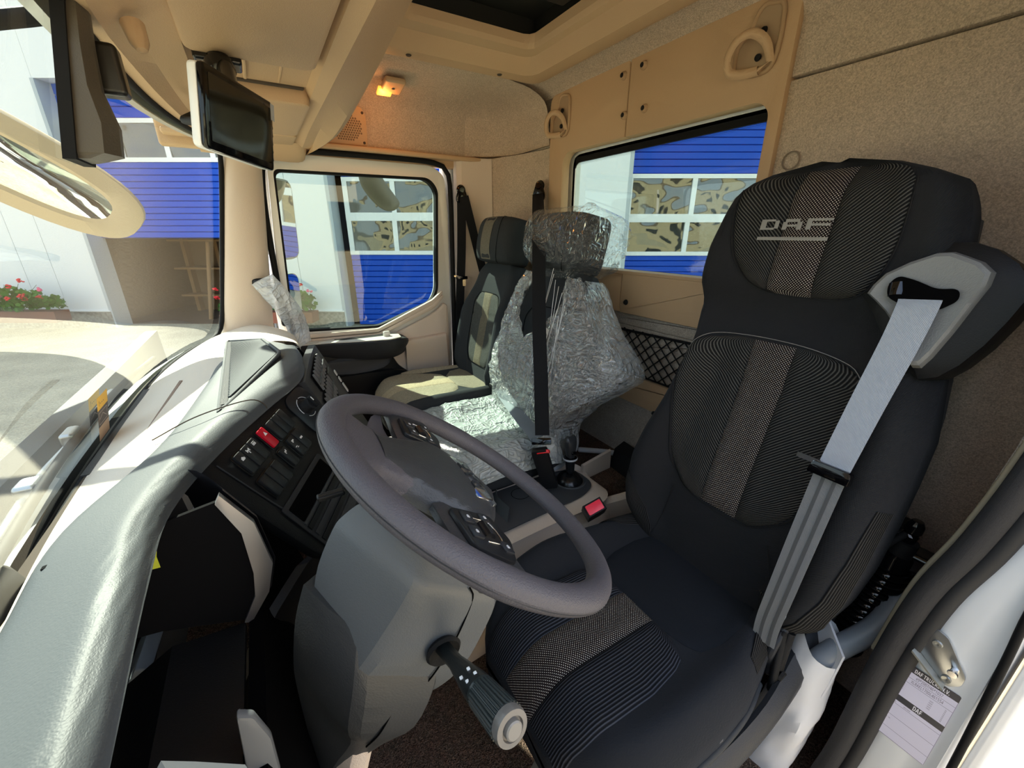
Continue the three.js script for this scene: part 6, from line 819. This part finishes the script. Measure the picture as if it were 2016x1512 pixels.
// mirrors outside
function mirror(name, label, c, n, w, h, round, depth, armTo) {
  const o = thing(name, label, 'mirror', c), N = v3(n).normalize(), U = V(0, 1, 0).cross(N).normalize(), Vv = N.clone().cross(U), u = U.toArray(), v = Vv.toArray(), at = (k) => V(...c).addScaledVector(N, k).toArray(), pts = rect(-w / 2, -h / 2, w / 2, h / 2);
  const ring = (k, s) => roundShape(pts.map(([a, b]) => [a * s, b * s]), round * s).getSpacedPoints(36).map((p) => V(...at(k)).addScaledVector(U, p.x).addScaledVector(Vv, p.y).toArray());
  part('housing', loft([ring(.004, .97), ring(.006, 1), ring(-.01, 1.03), ring(-depth * .6, .95), ring(-depth, .55)], { closed: true, caps: true, crease: .8 }), M(0x8d9190, .45), o); part('glass', plate(at(.003), u, v, pts.map(([a, b]) => [a * .95, b * .96]), .004, { r: round * .95 }), M(0xffffff, .02, { metalness: 1 }), o, 'mirror glass');
  if (armTo) part('arm', tube(armTo, .012, { n: 6 }), rubber, o); return o;
}
mirror('door_mirror', 'tall main mirror outside the passenger window', [.135, 1.165, -2.47], [.80, -.06, .60], .20, .375, .05, .07, [[.05, 1.36, -2.5], [.0, 1.38, -2.42], [-.04, 1.36, -2.28]]);
mirror('wide_mirror', 'small lower wide angle mirror under the tall main mirror', [.105, .80, -2.44], [.78, -.05, .62], .16, .215, .05, .07, [[.1, .9, -2.48], [.06, 1.0, -2.5], [.02, 1.1, -2.48]]);
{
  const o = thing('kerb_mirror', 'dark rounded kerb mirror hanging over the passenger window', 'mirror', [.68, 1.3, -2.62]);
  const b = [[.60, 1.46, .045], [.62, 1.40, .06], [.655, 1.34, .062], [.70, 1.285, .058], [.74, 1.25, .045], [.755, 1.237, .015]]; part('housing', loft(b.map(([x, y, r]) => { const q = []; for (let i = 0; i < 14; i++) { const a = i / 14 * 6.283; q.push([x + r * Math.cos(a) * .9, y + r * .55 * Math.cos(a), -2.62 + r * .75 * Math.sin(a)]); } return q; }), { closed: true, caps: true, nu: 2, nv: 3, crease: 1 }), M(0x5b564a, .5), o); part('hinge', tube([[.6, 1.46, -2.6], [.58, 1.52, -2.5], [.58, 1.55, -2.3]], .02), blackP, o);
  const f = thing('front_mirror', 'wide rounded front mirror hanging outside the top left of the windscreen', 'mirror', [-.5, 1.28, -1.7]);
  const c = V(-.545, 1.285, -1.76), nn = V(.12, -.42, .9).normalize(), ax0 = V(.30, -.10, -.50), ax = ax0.addScaledVector(nn, -ax0.dot(nn)).normalize(), dn = nn.clone().cross(ax).normalize(), ring = (s, k, e = 1) => { const r = []; for (let i = 0; i < 40; i++) { const a = i / 40 * 6.283, E = (x) => Math.sign(x) * Math.pow(Math.abs(x), .75); r.push(c.clone().addScaledVector(ax, E(Math.cos(a)) * .30 * s).addScaledVector(dn, E(Math.sin(a)) * .115 * s * e).addScaledVector(nn, k).toArray()); } return r; };
  const sg = 1; part('housing', loft([ring(.74, .004 * sg, .72), ring(.8, .012 * sg, .8), ring(1, .0), ring(1.02, -.02 * sg), ring(.9, -.07 * sg), ring(.5, -.10 * sg)], { closed: true, caps: true, crease: .8 }), M(0xd2bfa6, .45), f); part('glass', loft([0, .25, .5, .76].map((s) => ring(Math.max(s, .01), (.012 - s * s * .012) * sg, .72)), { closed: true, crease: 9 }), M(0xffffff, .02, { metalness: 1 }), f); part('arm', tube([[-.62, 1.36, -1.62], [-.5, 1.5, -1.55], [-.3, 1.56, -1.5]], .018), rubber, f);
}
// wiper arm and blade parked low outside the glass
{
  const w = thing('wiper', 'silver wiper arm and blade lying along the foot of the windscreen', 'wiper', [-.38, .7, -1.1]), q = (z, y, k) => [wsx(y, z) - k, y, z];
  part('arm', tube([q(-.72, .69, .05), q(-.9, .715, .04), q(-1.1, .72, .03), q(-1.3, .735, .03)], .009, { n: 6 }), steel, w); part('blade', tube([q(-.5, .71, .025), q(-.9, .735, .02), q(-1.3, .74, .02), q(-1.62, .735, .02)], .007, { n: 6 }), rubber, w); part('joint', [rbox(q(-.86, .72, .04), [.03, .03, .04], .008), rbox(q(-1.02, .74, .03), [.02, .025, .05], .006)], steel, w);
}
// ---------------------------------------------------------------- driver's door opening: pillar jamb, seals, striker, type plate, wrapped handle, strut
{
  const t = structure('trim_3', [.95, .3, -.05]);
  part('side_wall', shell([[[.93, -.2, -.15], [.93, .35, -.115], [.93, .8, -.075], [.93, 1.7, -.045]], [[1.26, -.2, -.14], [1.26, .35, -.11], [1.26, .8, -.06], [1.26, 1.7, -.03]]], [0, 0, .03], {}), feltG, t);
  const sealP = [[.9, -.2, -.15], [.9, -.07, -.138], [.9, .06, -.128], [.9, .322, -.121], [.9, .505, -.107], [.9, .638, -.082], [.9, .80, -.062], [.9, 1.0, -.05], [.9, 1.4, -.045]];
  part('door_seal', tube(sealP.map(([x, y, z]) => [x, y, z + .014]), .0175, { n: 8, seg: 12 }), M(0x2e2e31, .7, { bumpMap: grainBump, bumpScale: .0005 }), t); part('seal_lip', tube(sealP.map(([x, y, z]) => [x + .008, y + .004, z + .040]), .013, { n: 8, seg: 10 }), M(0x2a2a2c, .7), t);
  part('seal_edge', tube(sealP.slice(3).map(([x, y, z]) => [x + .02, y, z - .006]), .005, { n: 6 }), M(0x9a917c, .6), t);
  part('pillar_jamb', loft([[-.3, -.10], [.06, -.088], [.25, -.078], [.4, -.075], [.52, -.065], [.62, -.045], [.72, -.02], [.9, .0], [1.4, .01]].map(([y, z]) => [[.93, y, z - .01], [.915, y, z], [.905, y, z + .02], [.905, y, Math.max(z + .03, .0)], [.90, y, Math.max(z + .035, .008)], [.93, y, Math.max(z + .04, .02)], [1.0, y, .028]]), { nu: 2, nv: 3, crease: .7 }), white, t);
  part('outer_seal', tube([[.9, -.1, .028], [.9, .2, .0215], [.9, .35, .017], [.9, .48, .0125], [.9, .56, .009], [.9, .7, .008]], .0055, { n: 6 }), rubber, t); part('outer_skin', rbox([1.1, .6, .04], [.35, 1.6, .02], .008), white, t);
  // striker bracket
  const s = thing('door_striker', 'grey steel door striker bracket bolted to the white pillar', 'striker', [.89, .37, -.05]), so = [.902, .372, -.045];
  const Z1 = (y, z, x = 0) => [.902 - x, y, z];
  part('base_plate', plate([.903, 0, 0], [0, 0, 1], [0, 1, 0], [[-.078, .43], [-.066, .455], [-.048, .45], [-.012, .395], [-.012, .375], [-.026, .357], [-.075, .397]], .004, { r: .006, bevel: .001 }).rotateY(0), steel, s); part('side_flange', shell([[Z1(.397, -.076), Z1(.36, -.028)], [Z1(.394, -.078, .014), Z1(.356, -.028, .014)]], [0, -.004, 0]), M(0x9a9c98, .4, { metalness: .7 }), s);
  part('bolt', [[.428, -.056], [.372, -.03]].map(([y, z]) => lathe([[0, .001], [.003, .003], [.006, .003], [.007, 0]], [.899, y, z], [-1, 0, 0], 14)), M(0xa9aba8, .35, { metalness: .8 }), s); part('pin', [rod([.9, .4, -.026], [.885, .4, -.026], .005), lathe([[0, .003], [.006, .003], [.007, 0]], [.885, .4, -.026], [-1, 0, 0], 14)], chrome, s);
  // type plate
  const cv = document.createElement('canvas'); cv.width = 640; cv.height = 800; const x = cv.getContext('2d'); x.fillStyle = '#dcd9ee'; x.fillRect(0, 0, 640, 800); x.strokeStyle = '#8d88a8'; x.lineWidth = 5; x.strokeRect(3, 3, 634, 794); x.fillStyle = '#3a3a42'; x.fillRect(0, 0, 640, 62); x.fillRect(0, 330, 640, 62);
  x.fillStyle = '#f0f0f8'; x.font = 'bold 52px sans-serif'; x.textAlign = 'center'; x.fillText('DAF TRUCKS N.V.', 320, 50); x.font = 'bold 60px sans-serif'; x.fillText('DAF', 320, 383); x.fillStyle = '#55506c'; x.font = '40px sans-serif'; x.fillText('e9*2007/46*1037', 320, 104); x.font = '42px sans-serif'; x.fillText('XLRAEL1700L461554', 320, 158); x.strokeStyle = '#77728e'; x.lineWidth = 3; for (const y of [116, 170, 430, 560, 700]) { x.beginPath(); x.moveTo(0, y); x.lineTo(640, y); x.stroke(); }
  x.font = '16px monospace'; x.textAlign = 'left'; for (let i = 0; i < 6; i++) x.fillText(['1 -', '2 -', '3 -', '4 -', '', ''][i], 70, 200 + i * 20); for (let i = 0; i < 5; i++) x.fillText('18000', 380, 205 + i * 20); for (let i = 0; i < 8; i++) x.fillText('kg', 560, 195 + i * 17); x.fillText('TYPE          WHEELBASE', 40, 420); x.fillText('LF 180', 40, 610);
  const tx = new THREE.CanvasTexture(cv); tx.colorSpace = THREE.SRGBColorSpace; const lp = solo('type_plate', plate([.9045, .262, -.042], [0, 0, 1], [0, 1, 0], rect(-.036, -.1, .036, .09), .001, { r: .004 }), M(0xffffff, .35, { map: tx }), 'white type plate sticker with dark bars of lettering on the white door pillar', 'sticker');
  const uv = lp.geometry.attributes.uv, p = lp.geometry.attributes.position; for (let i = 0; i < uv.count; i++) uv.setXY(i, (p.getZ(i) + .078) / .072, (p.getY(i) - .162) / .19); lp.material.map.needsUpdate = true;
}
{
  const g = thing('entry_handle', 'grey tubular entry handle wrapped in white fleece by the door opening', 'handle', [.93, FLY, -.2]);
  part('tube', tube([[1.02, .38, -.135], [.98, .32, -.145], [.92, .24, -.185], [.9, .17, -.205], [.895, .02, -.215], [.89, -.15, -.225]], .022, { n: 8, seg: 14 }), M(0x7c838c, .42), g);
  const r = []; for (let j = 0; j <= 26; j++) { const t = j / 26, c = [lerp(.915, .885, t), lerp(.265, -.2, t), lerp(-.20, -.232, t)], row = []; for (let i = 0; i < 28; i++) { const a = i / 28 * 6.283, k = 1 + .3 * PN.noise(Math.cos(a) * 1.4, t * 3.2, Math.sin(a) * 1.4) + .14 * (1 - Math.abs(PN.noise(Math.cos(a) * 3, t * 8, Math.sin(a) * 3 + 4))), w = (.036 + .012 * Math.sin(t * 2.6)); row.push([c[0] + Math.cos(a) * w * k * .9, c[1] + .035 * Math.cos(a + .9) * (1 - t), c[2] + Math.sin(a) * w * k]); } r.push(row); }
  part('fleece_wrap', loft(r, { closed: true, crease: .9 }), M(0xf3f4f7, .9, { transmission: .25, specularIntensity: .1 }), g, 'white fleece wrapping');
  part('fleece_flap', shell([[[.95, .30, -.22], [.90, .27, -.16]], [[.95, .2, -.235], [.895, .17, -.165]], [[.92, .06, -.245], [.88, .05, -.175]]], [.003, 0, .003], { nu: 4, nv: 5 }), M(0xf1f2f6, .9, { transmission: .25 }), g);
  const s = thing('spring_strut', 'black coiled spring strut with clamp hardware behind the driver seat', 'strut', [1.05, .2, -.18]);
  const A = V(1.02, .19, -.192), B = V(1.03, .515, -.16), d = B.clone().sub(A), ax = d.clone().normalize(), e1 = V(1, 0, 0).addScaledVector(ax, -ax.x).normalize(), e2 = ax.clone().cross(e1), co = []; for (let i = 0; i <= 200; i++) { const t = i / 200, a = t * 14 * 6.283; co.push(A.clone().addScaledVector(d, t * .78).addScaledVector(e1, .029 * Math.cos(a)).addScaledVector(e2, .029 * Math.sin(a)).toArray()); }
  part('core', rod(A.toArray(), B.toArray(), .021), blackP, s); part('coil', tube(co, .0085, { n: 2, seg: 7 }), gloss, s); part('clamp', [lathe([[.02, 0], [.027, .004], [.027, .035], [.02, .04]], A.clone().addScaledVector(d, .78).toArray(), ax.toArray()), rbox([1.05, .47, -.135], [.05, .05, .06], .012), rod([1.04, .455, -.15], [1.03, .45, -.10], .013), rod([1.03, .45, -.10], [1.028, .45, -.088], .009)], gloss, s); part('cap', lathe([[.012, 0], [.014, .02], [.011, .024], [.015, .03], [.014, .045], [.009, .054], [0, .056]], B.clone().addScaledVector(ax, -.004).toArray(), ax.toArray(), 18), gloss, s); part('hose', tube([[1.02, .53, -.165], [.995, .50, -.18], [.985, .45, -.192], [1.0, .40, -.20], [1.02, .42, -.19]], .007, { n: 8 }), blackP, s);
  part('bracket', rbox([1.1, .34, -.16], [.06, .2, .05], .012), blackP, s);
  solo('floor_box', rbox([1.2, .25, -.31], [.09, .42, .26], .02), blackP, 'black box low against the rear wall behind the driver seat', 'box');
}
scene.traverse((o) => { if (o.isMesh) { o.castShadow = true; o.receiveShadow = true; } });
renderer.render(scene, camera);
